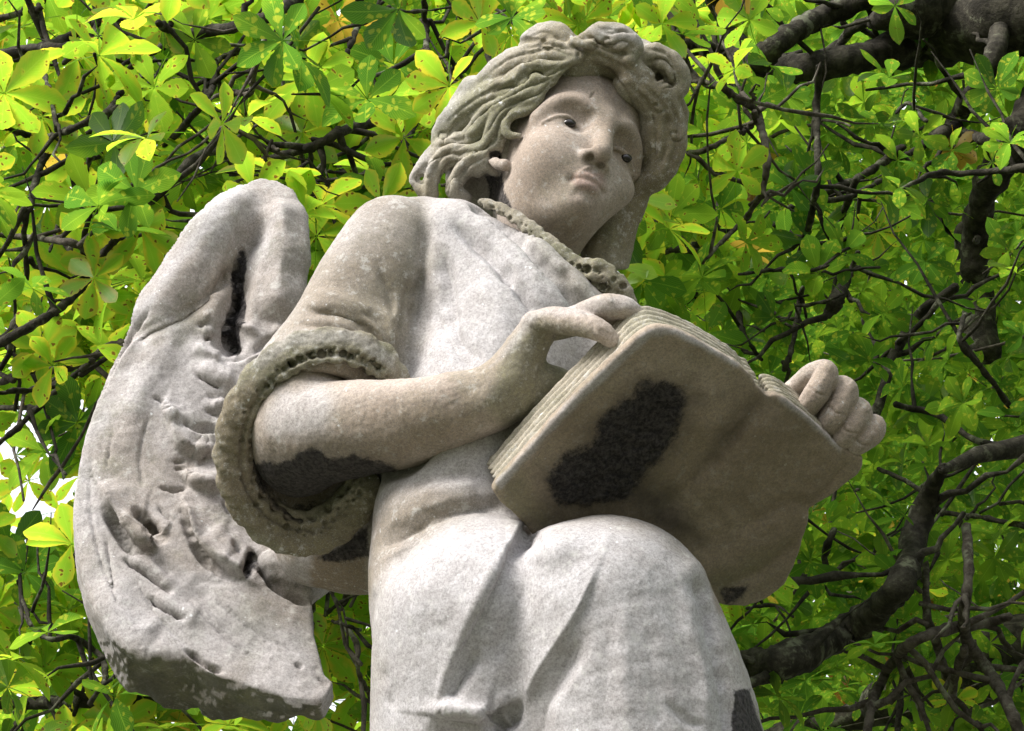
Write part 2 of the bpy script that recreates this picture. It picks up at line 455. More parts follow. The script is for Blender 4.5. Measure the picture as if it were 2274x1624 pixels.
src = [head_pt(p)[:2] * [1, -1] for p in [(-46, 0, -8), (-17, -3, 4), (31, 0, 2), (0, -41, 35), (-25, -70, 8), (0, -64, 19), (0, -78, 16), (0, -104, 14), (0, 20, 16), (-74, -22, -78), (60, -20, -30)]]
dst = [(1219.8, 266), (1287, 284), (1384, 350), (1347, 336), (1262, 397), (1314, 385), (1305, 414), (1293, 463), (1357, 257), (1097, 347), tuple(np.array(src[-1]) + [6, 14])]
FACE.warp(src, dst, 42)
FACE.warp([(1419, 428), (1398, 496), (1325, 560), (1262, 397), (1347, 336), (1387, 352), (1110, 400), (1130, 470), (1300, 440), (1250, 480)], [(1410, 420), (1376, 474), (1316, 538), (1262, 397), (1347, 336), (1387, 352), (1106, 400), (1124, 472), (1300, 438), (1246, 478)], 48)

# dark inlaid pupils
EYES = []
for sx, (u, v) in ((-1, (1261.5, 272.5)), (1, (1386.5, 352))):
    c = head_pt((sx * 31 + 5.5, -1.5, 1.5)); EYES.append((u, -v, c[2]))
FACE.paint('rose', [(1270, 388), (1300, 377), (1340, 385), (1345, 415), (1315, 430), (1285, 420), (1262, 399)], 12, 0.42, 4, -260)
FACE.paint('warm', [(1440, 80), (1340, 160), (1330, 200), (1350, 250), (1330, 300), (1400, 480), (1340, 520), (1120, 420), (1200, 640), (1560, 640), (1560, 80)], 60, 0.55, 14)
FACE.paint('soot_shade', [(1325, 160), (1345, 150), (1352, 176), (1362, 210), (1384, 200), (1402, 215), (1392, 250), (1374, 252), (1345, 220)], 16, 0.42, 12, face=-0.2)
FACE.paint('crust_shade', [(1078, 378), (1112, 380), (1122, 430), (1140, 470), (1080, 470)], 8, 0.9, 6)
FACE.strokes([('v', -5, 4, [(1310, 218), (1320, 204)])])
FACE.strokes([('r', 3, 4, [(1322, 374), (1308, 372), (1295, 378), (1284, 386)])], zmin=-260)

def ball_mesh(c, r, n=16):
    vs = []; th = np.linspace(0, np.pi, n); ph = np.linspace(0, 2 * np.pi, 2 * n, endpoint=False)
    V = np.array([[np.sin(a) * np.cos(b), np.sin(a) * np.sin(b), np.cos(a)] for a in th for b in ph]) * r + c
    i = np.arange(n - 1)[:, None] * 2 * n; j = np.arange(2 * n)[None]
    return Mesh(V, np.stack([i + j, i + 2 * n + j, i + 2 * n + (j + 1) % (2 * n), i + (j + 1) % (2 * n)], -1).reshape(-1, 4))
def surf_z(m, u, v, rad=6):
    k = (np.abs(m.V[:, 0] - u) < rad) & (np.abs(m.V[:, 1] + v) < rad)
    return m.V[k, 2].max() if k.any() else None
def make_hair():
    f = Field((880, -600, -780), (1560, -25, -250), 3.4)
    Rh = HR
    c = head_pt((0, 40, -106)); f.ell(c, np.array([91, 90, 92]) * HS, 10, R=Rh.T if False else Rh)
    fz = lambda u, v, d: (surf_z(FACE, u, v, 8) or -400) + d
    L = [
     [(1290,118,-405,18),(1240,86,-430,33),(1195,88,-450,34),(1172,108,-470,22)],
     [(1296,84,-405,14),(1330,73,-408,22),(1372,84,-402,30),(1404,104,-400,25),(1398,130,-385,18)],
     [(1306,104,-398,13),(1345,116,-405,20),(1385,134,-408,24),(1418,168,-415,26)],
     [(1266,104,-386,9),(1275,92,-380,12),(1292,96,-374,11),(1312,98,-378,14)],
     [(1280,128,-382,18),(1230,124,-402,34),(1178,130,-420,36),(1128,150,-440,36),(1090,178,-455,30),(1068,194,-460,20)],
     [(1275,137,-368,8),(1245,148,-370,12),(1215,154,-374,14),(1182,152,-385,18),(1155,178,-395,22),(1112,204,-415,32),(1060,232,-440,36),(1012,265,-455,34),(982,300,-450,24),(972,325,-440,12)],
     [(1232,182,-358,8),(1192,200,-362,13),(1160,214,-370,18),(1125,232,-385,24),(1084,265,-408,30),(1052,305,-415,24)],
     [(1252,152,-362,10),(1215,178,-362,16),(1180,190,-372,18),(1140,212,-390,20)],
     [(1202,218,-352,6),(1178,245,-348,9),(1146,254,-352,12),(1126,272,-350,12),(1128,297,-343,10),(1152,302,-333,7)],
     [(1210,196,-356,8),(1185,222,-356,14),(1150,236,-366,16),(1118,252,-378,20),(1098,288,-378,22),(1082,324,-378,18),(1050,344,-388,20),(1008,346,-400,22),(975,366,-405,22),(957,400,-400,20),(955,430,-395,16)],
     [(1040,318,-430,24),(985,332,-430,26),(947,365,-425,22),(916,397,-415,11),(930,414,-412,15),(955,432,-405,20)],
     [(1112,300,-370,17),(1095,338,-372,17),(1054,364,-380,20),(1024,388,-385,20),(1008,420,-385,20),(1030,444,-385,18)],
     [(1100,385,-372,8),(1080,372,-372,12),(1060,385,-378,12)],
     [(1428,124,-440,20),(1460,120,-445,24),(1494,146,-450,27),(1511,180,-450,22),(1500,208,-440,17),(1474,206,-432,13),(1455,188,-430,11),(1462,170,-430,8)],
     [(1400,190,-420,40),(1450,220,-430,46),(1480,270,-445,42),(1488,320,-440,38),(1474,366,-430,34),(1450,402,-425,28),(1424,424,-420,14)],
     [(1345,140,fz(1345,150,-4),10),(1396,160,fz(1385,170,-14),18),(1440,206,fz(1415,210,-26),26),(1466,285,-420,24),(1466,335,-422,22),(1446,395,-420,22)],
     [(1300,124,-400,12),(1335,128,-408,14),(1362,136,-410,12)],
     [(1498,226,-480,20),(1517,254,-480,13),(1510,290,-470,16)],
     [(1415,410,-440,34),(1366,490,-440,52),(1346,560,-420,56),(1335,630,-400,50)],
     [(1040,400,-470,50),(1090,420,-470,40),(1130,440,-470,40)],
     [(1060,215,-480,50),(1010,290,-490,40),(1000,340,-470,40)],
    ]
    for l in L: f.tube([(a, -b, z, r) for a, b, z, r in l], 6 if l[0][3] < 30 else 12)
    f.ell((1350,-128,-475), (120,56,62), 14); f.ell((1445,-180,-490), (66,62,46), 10); f.ell((1270,-150,-450), (70,50,60), 12)
    f.ell((1452,-310,-480), (52,120,70), 12)
    f.tube([(1459,-173,-390,11),(1463,-170,-470,10)], 2, 'sub')
    f.ell((1284,-122,-352),(6,12,22),2,'sub')
    m = f.mesh(); m.smooth(1, 0.5)
    S = []
    for pts, a, w in [
      ([(1270,128),(1225,108),(1180,118),(1130,132),(1090,160)],-5,6), ([(1268,138),(1215,134),(1160,142),(1110,172),(1078,192)],-6,7),
      ([(1250,96),(1210,72),(1180,82)],-4,6), ([(1262,112),(1215,96),(1172,106)],-6,5),
      ([(1265,145),(1215,166),(1185,160),(1160,188),(1115,198),(1070,212)],-9,5),
      ([(1235,166),(1200,184),(1160,200),(1110,226),(1060,262),(1030,310)],-7,5),
      ([(1150,196),(1090,222),(1030,262),(992,310)],-5,6), ([(1110,190),(1040,230),(990,275)],-4,6),
      ([(1220,190),(1190,212),(1150,224),(1110,250),(1080,300)],-7,4), ([(1165,222),(1130,244),(1108,276),(1094,318),(1040,340),(985,352),(950,400)],-7,5),
      ([(1100,300),(1078,330),(1030,352),(990,370),(972,420)],-8,5), ([(1090,345),(1045,365),(1010,396),(995,432)],-6,5),
      ([(1040,335),(975,350),(935,385)],-7,6), ([(1040,372),(1018,400),(1020,430)],-5,5), ([(1010,330),(955,360),(922,392)],-4,5),
      ([(1310,85),(1350,100),(1385,92),(1410,110)],-7,5), ([(1310,98),(1345,112),(1380,118),(1412,118)],-6,5), ([(1330,62),(1360,66),(1390,72)],-4,6),
      ([(1320,118),(1360,138),(1400,160),(1430,200)],-5,6), ([(1440,110),(1475,118),(1500,150),(1508,185)],-6,6), ([(1438,138),(1468,132),(1492,152),(1494,184),(1474,198)],-9,6), ([(1440,160),(1452,152),(1474,158),(1478,178),(1462,190)],-6,4),
      ([(1400,190),(1440,240),(1455,300),(1450,370)],-6,8), ([(1430,190),(1475,240),(1480,310),(1460,380)],-6,8), ([(1480,215),(1505,270),(1498,340),(1475,395)],-6,7),
      ([(1345,150),(1380,190),(1400,230),(1420,290)],-5,6), ([(1030,250),(1000,290),(985,325)],-5,5), ([(1000,400),(985,425)],-5,5),
      ([(965,300),(985,318),(1020,318)],6,5), ([(1065,330),(1040,350),(990,354),(962,378)],5,4)]:
        S.append(('v', a, w, pts))
    for cu, cv, cr in ((1352, 92, 20), (1212, 96, 22), (935, 395, 16), (985, 300, 18), (1500, 300, 22), (1460, 240, 20)):
        S.append(('v', -7, 4, [(cu + cr * (1 - q / 9) * math.cos(q * 0.8), cv + cr * 0.8 * (1 - q / 9) * math.sin(q * 0.8)) for q in range(8)]))
    m.strokes([(k, a * 1.15, w, p) for k, a, w, p in S])
    m.strokes([('s', 13, 15, [(1072,194),(1100,192),(1124,187),(1145,178),(1158,164),(1172,147),(1192,146),(1215,152),(1240,148),(1274,138)]),
               ('s', 13, 16, [(962,322),(990,322),(1015,312),(1040,304),(1058,294),(1068,282),(1076,268)]),
               ('s', 12, 13, [(1046,308),(1010,320),(982,332),(962,350),(950,378),(946,404),(947,436)]), ('v', -6, 4, [(1040,322),(1000,336),(972,360),(962,392),(964,430)]), ('v', -6, 4, [(1050,332),(1010,350),(986,376),(980,430)]),
               ('s', 14, 13, [(1020,436),(1014,414),(1016,392),(1030,364),(1050,352),(1074,344)]),
               ('s', 12, 11, [(1305,72),(1322,86),(1340,97),(1362,107),(1384,110),(1400,98)]), ('v', -7, 5, [(1330,62),(1352,74),(1380,70),(1404,76)]),
               ('s', 9, 10, [(1098,222),(1130,208),(1156,200),(1184,176),(1206,172)]), ('s', 9, 10, [(1066,254),(1096,240),(1120,226),(1150,218),(1176,206)]),
               ('s', 9, 9, [(1150,96),(1168,84),(1194,88),(1230,98),(1262,106)]), ('s', 10, 9, [(1440,160),(1462,150),(1482,162),(1482,186),(1466,196)])])
    m.smooth(1,0.4); m.roughen([(3.2, 38, 2), (2.0, 20, 3), (0.8, 8, 4)])
    m.dents([(1097, 347, 13, 16)])
    m.paint('crust_shade', [(1085,337),(1110,335),(1112,358),(1088,360)], 5, 1, 2)  # ear hole: the shade of the drilled dent put into its colour
    m.paint('green', [(1180,120),(1290,140),(1270,175),(1200,240),(1120,320),(1050,340),(1010,280),(1080,220)], 40, 0.6, 20)
    m.paint('green', [(1340,150),(1530,200),(1520,400),(1400,600),(1380,400),(1430,260)], 50, 0.75, 20)
    m.paint('warm', [(1330,130),(1440,140),(1530,220),(1530,420),(1380,600),(1380,380),(1430,260),(1350,180)], 40, 0.55, 20)
    m.paint('soot_shade', [(1030,380),(1076,372),(1130,400),(1140,470),(1030,470),(1022,420)], 40, 0.5, 8)  # neck recess: dark staining, with its shade put into the colour
    m.paint('crust_shade', [(1078,392),(1125,392),(1140,470),(1085,470)], 12, 0.85, 8)
    m.paint('pale', [(1290,60),(1420,50),(1430,95),(1390,100),(1330,85)], 20, 0.5, 14)
    m.paint('pale', [(1150,60),(1250,40),(1190,80),(1100,130),(1050,190),(1000,250),(950,310),(960,380),(900,420),(890,380),(940,280),(1060,150)], 20, 0.45, 14)
    return m
HAIR = make_hair()
def T(L): return [(a, -b, z, r) for a, b, z, r in L]
# forearm, wrist and near hand, the far hand and its hidden arm
def make_arms():
    f = Field((500, -1250, -420), (1460, -620, 500), 4.0)
    f.tube(T([(860,600,-200,78),(750,780,-80,90),(672,900,10,104)]), 20)
    f.tube(T([(668,955,50,108),(720,962,84,112),(800,952,125,106),(900,942,168,97),(1000,915,200,84),(1090,885,220,72),(1150,850,226,62)]), 30)
    f.ell((664,-1010,10), (98,95,90), 40)
    f.tube(T([(1100,880,222,66),(1140,830,228,60),(1165,785,235,50),(1188,738,242,40)]), 22)
    f.tube(T([(1160,860,222,58),(1215,880,210,52),(1280,900,190,44)]), 22)
    m = f.mesh(); m.smooth(1)
    return m
def make_hand():
    f = Field((1090, -960, 90), (1460, -620, 400), 2.6)
    f.tube(T([(1110,885,210,64),(1140,832,225,58),(1165,785,232,49),(1188,738,240,38)]), 16)
    f.tube(T([(1150,870,232,58),(1205,850,228,44),(1250,860,215,40)]), 18)
    f.ell((1178,-722,246), (22,24,22), 10)
    f.tube(T([(1186,722,248,30),(1225,712,280,30),(1262,715,318,31),(1300,722,352,28),(1336,737,376,25),(1356,755,380,19)]), 7)
    f.tube(T([(1215,720,232,27),(1270,706,262,26),(1310,692,300,27),(1345,682,330,30),(1385,686,340,28),(1412,702,340,22)]), 6)
    f.tube(T([(1235,730,225,26),(1300,716,262,26),(1350,704,300,26),(1400,704,310,24)]), 5)
    f.tube(T([(1160,780,235,40),(1200,745,244,30)]), 14)
    m = f.mesh(); m.smooth(1, 0.4); 
    m.strokes([('v', -4, 5, [(1197, 690), (1193, 706), (1204, 722)]), ('r', 3, 9, [(1172, 700), (1180, 690)]), ('v', -3, 8, [(1300, 690), (1310, 712), (1322, 740)]),
               ('r', 4, 14, [(1345, 668), (1360, 662)])])
    return m
def make_far_hand():
    f = Field((1600, -1060, -260), (2000, -770, 300), 2.8)
    z = 200
    f.tube(T([(1758,866,z-30,22),(1790,840,z-14,25),(1822,824,z,26),(1834,832,z+16,27),(1822,860,z+32,29),(1804,886,z+36,28),(1789,908,z+34,24)]), 3)
    f.tube(T([(1800,880,z-40,26),(1850,864,z-18,27),(1873,865,z,29),(1874,884,z+14,30),(1860,912,z+26,30),(1844,934,z+30,28),(1832,950,z+26,22)]), 3)
    f.tube(T([(1840,910,z-50,26),(1885,906,z-20,27),(1906,913,z,29),(1905,930,z+14,29),(1889,953,z+22,28),(1872,972,z+24,25),(1862,984,z+20,19)]), 3)
    f.tube(T([(1870,940,z-50,22),(1920,944,z-22,23),(1941,948,z-4,26),(1936,963,z+8,26),(1918,979,z+14,24),(1902,991,z+14,21),(1890,1000,z+10,16)]), 3)
    f.tube(T([(1700,930,-30,60),(1770,930,40,52),(1830,925,110,36)]), 20)
    f.tube(T([(1640,900,-60,54),(1700,930,-30,60)]), 20)
    m = f.mesh(0.0); m.smooth(1, 0.4)
    return m
ARMS = make_arms(); HAND = make_hand(); FARHAND = make_far_hand()
FARHAND.strokes([('v', -3.5, 4, [(1796,858),(1812,872),(1836,880)]), ('v', -3.5, 4, [(1838,900),(1856,916),(1880,922)]), ('v', -3.5, 4, [(1866,946),(1884,960),(1906,962)]), ('v', -3, 4, [(1900,976),(1912,988),(1930,990)]),
                 ('r', 3, 9, [(1828,812),(1846,822)]), ('r', 3, 9, [(1884,850),(1898,866)]), ('r', 3, 9, [(1918,900),(1930,914)]), ('v', -4, 5, [(1852,846),(1846,880),(1824,924)]), ('v', -4, 5, [(1892,892),(1880,930),(1854,964)]), ('v', -4, 5, [(1926,936),(1910,964),(1886,988)])])
def arm_paint(m):
    m.strokes([('r', 5, 40, [(740, 880), (900, 868), (1040, 835)]), ('v', -5, 40, [(980, 900), (1080, 850)])], facing=-0.3)
    m.roughen([(1.6, 40, 2), (0.8, 9, 4)])
    m.paint('crust_shade', [(568,1033),(590,1026),(640,1018),(665,1002),(690,998),(720,1010),(790,1014),(868,1036),(890,1050),(860,1066),(830,1130),(760,1180),(560,1180),(560,1050)], 20, 1, 12)
    m.paint('soot_shade', [(568,1000),(700,970),(880,1010),(930,1070),(830,1130),(560,1180)], 60, 0.35, 20)
    m.paint('warm', [(590,960),(760,900),(900,900),(1050,870),(1050,960),(880,1050),(760,1010),(600,1020)], 60, 0.4, 30)
    m.paint('pale', [(600,860),(700,845),(750,880),(720,960),(650,980),(600,950)], 40, 0.6, 25)
    m.paint('green', [(1130,760),(1190,700),(1300,740),(1300,900),(1150,980),(1060,900)], 40, 0.6, 20)
    m.paint('pale', [(1090,815),(1170,690),(1290,670),(1400,650),(1420,680),(1330,700),(1200,705),(1130,790)], 14, 0.4, 10)
for m in (ARMS, HAND, FARHAND): arm_paint(m)
def make_gown():
    f = Field((455, -1980, -560), (1790, -405, 720), 5.0)
    # chest, waist
    f.tube(T([(1000,560,B(560)+10,112),(1080,655,B(655),150),(1140,780,B(780)-10,200),(1080,960,B(960),200),(1030,1150,B(1150)-25,202),(1020,1320,B(1320),196)]), 20)
    f.tube(T([(1150,640,B(640)+30,105),(1260,720,B(720)+30,105),(1330,800,B(800)+20,110)]), 30)
    f.tube(T([(1340,690,B(690)-40,60),(1420,800,B(800)-60,90),(1480,950,B(950)-60,100)]), 30)
    # sleeve
    f.tube(T([(872,548,B(548)+10,114),(818,640,B(640)+30,122),(762,742,B(742)+40,122),(720,830,B(830)+40,140)]), 16)
    f.tube(T([(940,520,B(520)-20,84),(1000,540,B(540)-10,100)]), 20)
    f.ell((695,-960,-60), (178,225,150), 30)
    f.tube(T([(930,640,-200,60),(925,740,-130,60),(900,850,-60,70)]), 20)
    f.tube(T([(830,760,-60,90),(850,900,-40,90)]), 30)
    f.tube(T([(760,700,-420,90),(700,900,-380,130),(760,1150,-220,130)]), 30)
    # lower back
    f.ell((790,-1205,-190), (150,118,150), 12)
    f.tube(T([(700,1215,-200,90),(850,1180,-130,110)]), 12)
    # hips, raised knee, skirt
    f.tube(T([(1078,1400,300,250),(1078,1650,330,256),(1110,2000,400,280)]), 14)
    f.tube(T([(1345,1395,380,252),(1405,1640,420,286),(1440,1990,480,320)]), 26)
    f.tube(T([(1000,1300,120,175),(1020,1600,220,190),(1040,1990,300,210)]), 40)
    # far sleeve below the book
    f.tube(T([(1400,820,-120,90),(1560,1000,-60,90),(1700,960,-60,60)]), 30)
    f.ell((1240,-1235,440), (70,60,120), 40)
    # the hollow of the sleeve
    f.tube(T([(946,478,-150,9),(946,510,-140,12),(945,548,-130,9)]), 12, 'sub')
    f.tube(T([(944,560,-105,8),(930,650,-50,14),(912,740,0,18),(895,815,20,18)]), 24, 'sub')
    f.ell((705,-1005,70), (150,178,170), 14, 'sub')
    f.tube(T([(700,990,60,120),(860,960,200,110)]), 10, 'sub')
    m = f.mesh(); m.smooth(7, 0.5)
    return m
GOWN = make_gown()
def gown_low():
    f = Field((600, -3100, -60), (1960, -1900, 900), 14.0)
    f.tube(T([(1110,1880,380,280),(1130,2300,560,320),(1150,3200,1000,380)]), 30)
    f.tube(T([(1440,1880,470,300),(1470,2300,620,330),(1450,3200,1060,360)]), 40)
    for k in range(9):
        x = 860 + k * 100; f.tube(T([(x, 1960, 620 + 80 * math.sin(k * 1.9), 20), (x + 10, 2400, 780 + 90 * math.sin(k * 1.9 + 1), 60), (x - 20, 3200, 1180 + 60 * math.sin(k * 2.3), 90)]), 40)
    return f.mesh()
# ---- sculpting of the folds
S = [
 # crease between sleeve and breast
 ('v', -8, 22, [(945,480),(940,600),(925,700),(900,800)]),
 ('r', 8, 26, [(905,640),(880,720),(868,790)]), ('v', -14, 26, [(915,620),(900,710),(886,800)]),
 ('r', 9, 20, [(690,655),(750,668),(810,700),(860,760)]), ('v', -12, 20, [(690,690),(760,700),(820,735),(850,790)]), ('v', -10, 18, [(800,690),(850,720),(880,790)]),
 ('r', 7, 14, [(672,676),(740,690),(800,722)]), ('v', -6, 12, [(660,720),(730,728),(800,752)]), ('v', -7, 16, [(840,590),(870,670),(885,740)]),
 ('r', 6, 40, [(800,480),(760,560),(730,640)]),
 # breast
 ('v', -46, 22, [(1060,462),(1110,492),(1160,540),(1220,600),(1290,680),(1330,740)]), ('r', 12, 14, [(1080,455),(1150,505),(1215,565),(1280,625),(1330,680)]),
 ('r', 9, 16, [(1030,468),(1100,520),(1170,590),(1240,670),(1270,720)]), ('v', -24, 22, [(1010,500),(1080,560),(1150,640),(1200,700)]),
 ('v', -16, 22, [(985,560),(1000,660),(1010,740),(1060,800)]), ('r', 7, 24, [(960,560),(950,680),(935,790)]), ('r', 5, 30, [(1060,620),(1110,700),(1130,780)]),
 ('v', -9, 16, [(970,700),(1000,760),(1050,820)]),
 # waist
 ('v', -16, 26, [(850,1215),(900,1180),(980,1140),(1060,1125),(1120,1125)]), ('r', 8, 30, [(850,1150),(920,1110),(1000,1090),(1060,1080)]), ('v', -8, 24, [(900,1080),(1000,1050),(1080,1060)]),
 ('v', -10, 20, [(880,1260),(905,1210),(950,1175)]), ('r', 6, 20, [(840,1180),(842,1260),(836,1330)]),
 # skirt: sharp folds running down from the lap
 ('s', 17, 34, [(1031,1418),(1080,1320),(1121,1239),(1146,1198),(1168,1140)]), ('s', -16, 26, [(1168,1140),(1146,1198),(1121,1239)]),
 ('s', 15, 60, [(975,1560),(1031,1418),(1085,1310),(1115,1250)]), ('v', -14, 30, [(1060,1440),(1020,1520),(1000,1560)]),
 ('s', 13, 50, [(1165,1585),(1195,1510),(1225,1460),(1284,1365),(1329,1263)]), ('v', -13, 34, [(1290,1420),(1240,1500),(1200,1590),(1190,1700)]),
 ('v', -8, 40, [(1170,1290),(1130,1380),(1090,1470)]), ('r', 3.5, 20, [(1382,1340),(1384,1430),(1388,1520),(1400,1640)]), ('v', -2.5, 30, [(1350,1420),(1345,1520),(1340,1640)]),
 ('v', -3, 34, [(1440,1400),(1450,1500),(1470,1640)]), ('v', -20, 17, [(1543,1290),(1572,1380),(1596,1480),(1612,1580),(1625,1700)]), ('r', 9, 20, [(1510,1300),(1535,1400),(1560,1500),(1575,1620)]),
 ('r', 6, 16, [(1575,1300),(1605,1400),(1635,1500),(1655,1600)]), ('v', -7, 18, [(1480,1560),(1520,1600),(1560,1610)]), ('r', 5, 60, [(900,1280),(870,1400),(868,1560)]),
 ('v', -6, 22, [(850,1490),(870,1530),(868,1580)]), ('v', -12, 22, [(1130,1230),(1165,1205),(1195,1180)]), ('v', -14, 20, [(1172,1150),(1180,1180),(1160,1225)]),
 # torn end of a hanging fold, pocket under it
 ('s', 26, 50, [(962,1588),(1000,1592),(1050,1598),(1080,1606)]), ('r', 12, 14, [(958,1575),(1010,1578),(1070,1585),(1110,1568),(1150,1552)]),
 ('v', -34, 30, [(1090,1600),(1120,1580),(1150,1562)]), ('v', -34, 26, [(1100,1610),(1130,1604),(1146,1580)]), ('v', -20, 30, [(960,1630),(1020,1640),(1100,1660)]),
 # far drapery under the book
 ('r', 8, 30, [(1500,1290),(1600,1240),(1700,1200)]), ('v', -8, 26, [(1560,1320),(1640,1270),(1740,1220)]), ('v', -14, 14, [(1600,1310),(1630,1320),(1660,1312)]),
]
GOWN.strokes([(k, a * (1.15 if k == 's' else 1.35), w, p) for k, a, w, p in S])
GOWN.roughen([(2.2, 150, 1), (0.7, 30, 2), (0.8, 11, 3)])
GOWN.smooth(1, 0.35)
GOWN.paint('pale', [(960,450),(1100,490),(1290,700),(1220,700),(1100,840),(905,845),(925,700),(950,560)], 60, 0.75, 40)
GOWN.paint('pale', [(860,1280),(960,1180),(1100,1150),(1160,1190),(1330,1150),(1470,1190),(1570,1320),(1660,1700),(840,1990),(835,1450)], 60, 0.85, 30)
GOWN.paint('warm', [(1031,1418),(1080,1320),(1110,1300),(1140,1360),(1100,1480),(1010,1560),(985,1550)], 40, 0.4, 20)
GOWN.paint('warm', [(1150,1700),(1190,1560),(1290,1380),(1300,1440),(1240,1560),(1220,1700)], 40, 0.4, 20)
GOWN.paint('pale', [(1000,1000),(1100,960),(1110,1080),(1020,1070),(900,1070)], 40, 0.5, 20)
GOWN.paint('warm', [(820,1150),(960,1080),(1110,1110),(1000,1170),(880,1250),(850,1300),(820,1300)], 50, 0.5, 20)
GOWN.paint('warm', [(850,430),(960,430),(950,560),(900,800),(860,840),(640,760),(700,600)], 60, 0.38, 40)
GOWN.paint('green', [(920,430),(960,470),(950,640),(900,840),(800,740),(760,680),(860,560)], 60, 0.35, 40)
GOWN.paint('warm', [(560,820),(700,780),(880,820),(870,900),(640,1250),(480,1100),(480,900)], 30, 0.7, 20, -1e9)
GOWN.paint('crust_shade', [(560,880),(600,1080),(640,1130),(720,1120),(800,1090),(830,1100),(760,1170),(680,1170),(600,1140),(556,1080),(550,950)], 40, 0.9, 16)
GOWN.paint('crust_shade', [(700,1240),(760,1210),(818,1165),(820,1236),(760,1252)], 14, 0.9, 10)
GOWN.paint('warm', [(690,1230),(818,1230),(818,1330),(690,1340)], 14, 0.9, 10)
GOWN.paint('green', [(700,1270),(820,1270),(820,1330),(700,1340)], 24, 0.4, 10)
GOWN.paint('warm', [(1480,1080),(1950,950),(1950,1200),(1660,1400),(1590,1360),(1560,1240)], 14, 1.0, 10)
GOWN.paint('crust_shade', [(1596,1306),(1668,1300),(1650,1330),(1612,1350)], 14, 0.8, 8)
GOWN.paint('crust_shade', [(1628,1530),(1664,1530),(1700,1640),(1760,1990),(1640,1990),(1622,1640)], 10, 1, 6)
GOWN.paint('warm', [(955,1590),(1080,1606),(1150,1555),(1165,1570),(1150,1640),(1110,1700),(955,1700)], 14, 0.75, 8)
# ---- ruffled cuff of the sleeve, collar
def make_lace():
    f = Field((455, -1275, -240), (1450, -410, 240), 3.4)
    ring = [(885,842,40),(845,795,66),(775,765,84),(700,765,88),(625,795,86),(568,850,74),(528,925,56),(514,1000,36),(524,1080,22),(560,1145,12),(620,1190,4),(690,1200,0),(755,1165,4),(805,1112,14),(822,1075,24)]
    R = crom([(690 + (a - 690) * 0.975, 985 + (b - 985) * 0.975, c) for a, b, c in ring], 6); n = len(R); pts0 = []
    pts = []
    for i, (u, v, z) in enumerate(R):
        a = i * 1.35
        r = 43 + 4.0 * math.sin(a) + 2.5 * math.sin(2.3 * a + 1)
        if i < 8: r -= (8 - i) * 1.6
        if i > n - 12: r -= (i - n + 12) * 1.3
        pts.append((u, -v, z, r))
    f.tube(pts, 4, n=1, flat=((0.1, 0.4, 0.9), 0.26))
    inner = [((u - 690) * 0.80 + 690, -((v - 985) * 0.80 + 985), z - 34, 21) for (u, v, z) in R]
    f.tube(inner, 8, n=1, flat=((0.1, 0.4, 0.9), 0.8))
    col = [(960,440,-290,4),(1040,442,-238,8),(1100,460,-200,14),(1150,488,-170,17),(1200,526,-140,19),(1245,562,-110,20),(1285,592,-92,20),(1320,604,-84,30),(1350,622,-84,32),(1375,645,-84,26),(1395,668,-84,18)]
    C = crom(col, 6); pts = []
    for i, (u, v, z, r) in enumerate(C):
        pts.append((u, -v, z - 20, r * (1.0 + 0.10 * math.sin(i * 1.5) + 0.05 * math.sin(i * 3.1))))
    f.tube(pts, 5, n=1, flat=((0.1, 0.3, 0.95), 0.5))
    m = f.mesh(); m.smooth(1, 0.4)
    # holes of the lace, frilled rim
    D = []
    for i in range(2, n - 2):
        u, v, z = R[i]; tx, ty = R[i + 1][:2] - R[i - 1][:2]; L = math.hypot(tx, ty); nx, ny = ty / L, -tx / L
        for q in range(2):
            o = random.uniform(6, 25); big = random.random()
            if i > 42 and i < 60 and q: continue
            D.append((u + nx * o + random.uniform(-6, 6), v + ny * o, random.uniform(3, 5.5), random.uniform(2, 8) * (1 if i % 3 else 0.3)))
        if 4 < i < 24 and i % 2: D.append((u + nx * random.uniform(8, 20), v + ny * 16, 8, 14))
    for u, v, z, r in C:
        D.append((u + random.uniform(-r, r) * 0.6, v + random.uniform(0, r) * 0.9, random.uniform(2.5, 4.5), random.uniform(2, 7)))
    for q in range(26): D.append((random.uniform(1285, 1385), random.uniform(590, 665), random.uniform(4, 9), random.uniform(4, 12)))
    pr = [((u - 690) * 0.90 + 690, (v - 985) * 0.90 + 985) for u, v, z in R[3:-4]]
    m.strokes([('v', -9, 9, pr[::3])])
    for i in range(4, n - 4, 4):
        u, v, z = R[i]; tx, ty = R[i + 1][:2] - R[i - 1][:2]; L = math.hypot(tx, ty); nx, ny = ty / L, -tx / L
        D.append((u + nx * 40, v + ny * 40, random.uniform(6, 9), random.uniform(4, 9)))
    for i in range(6, len(C) - 2, 3):
        u, v, z, r = C[i]; D.append((u - 0.45 * r, v + 0.8 * r, 5, 7))
    m.dents(D, -0.6)
    m.roughen([(1.8, 13, 7), (1.0, 7, 8), (1.5, 30, 9)])
    m.paint('green', [(480,760),(700,720),(890,780),(860,860),(560,880),(520,1060),(470,1060)], 30, 0.35, 20)
    m.paint('green', [(470,1080),(600,1120),(700,1180),(830,1080),(840,1160),(700,1260),(560,1210)], 30, 0.6, 14)
    m.paint('warm', [(470,900),(560,850),(600,1100),(700,1160),(830,1080),(860,1200),(700,1260),(500,1150)], 30, 0.5, 14)
    m.paint('green', [(1240,590),(1290,600),(1420,700),(1340,690)], 20, 0.5, 10)
    m.paint('pale', [(560,800),(640,740),(780,730),(880,790),(880,830),(780,760),(650,770),(580,820)], 14, 0.35, 8)
    return m
LACE = make_lace()
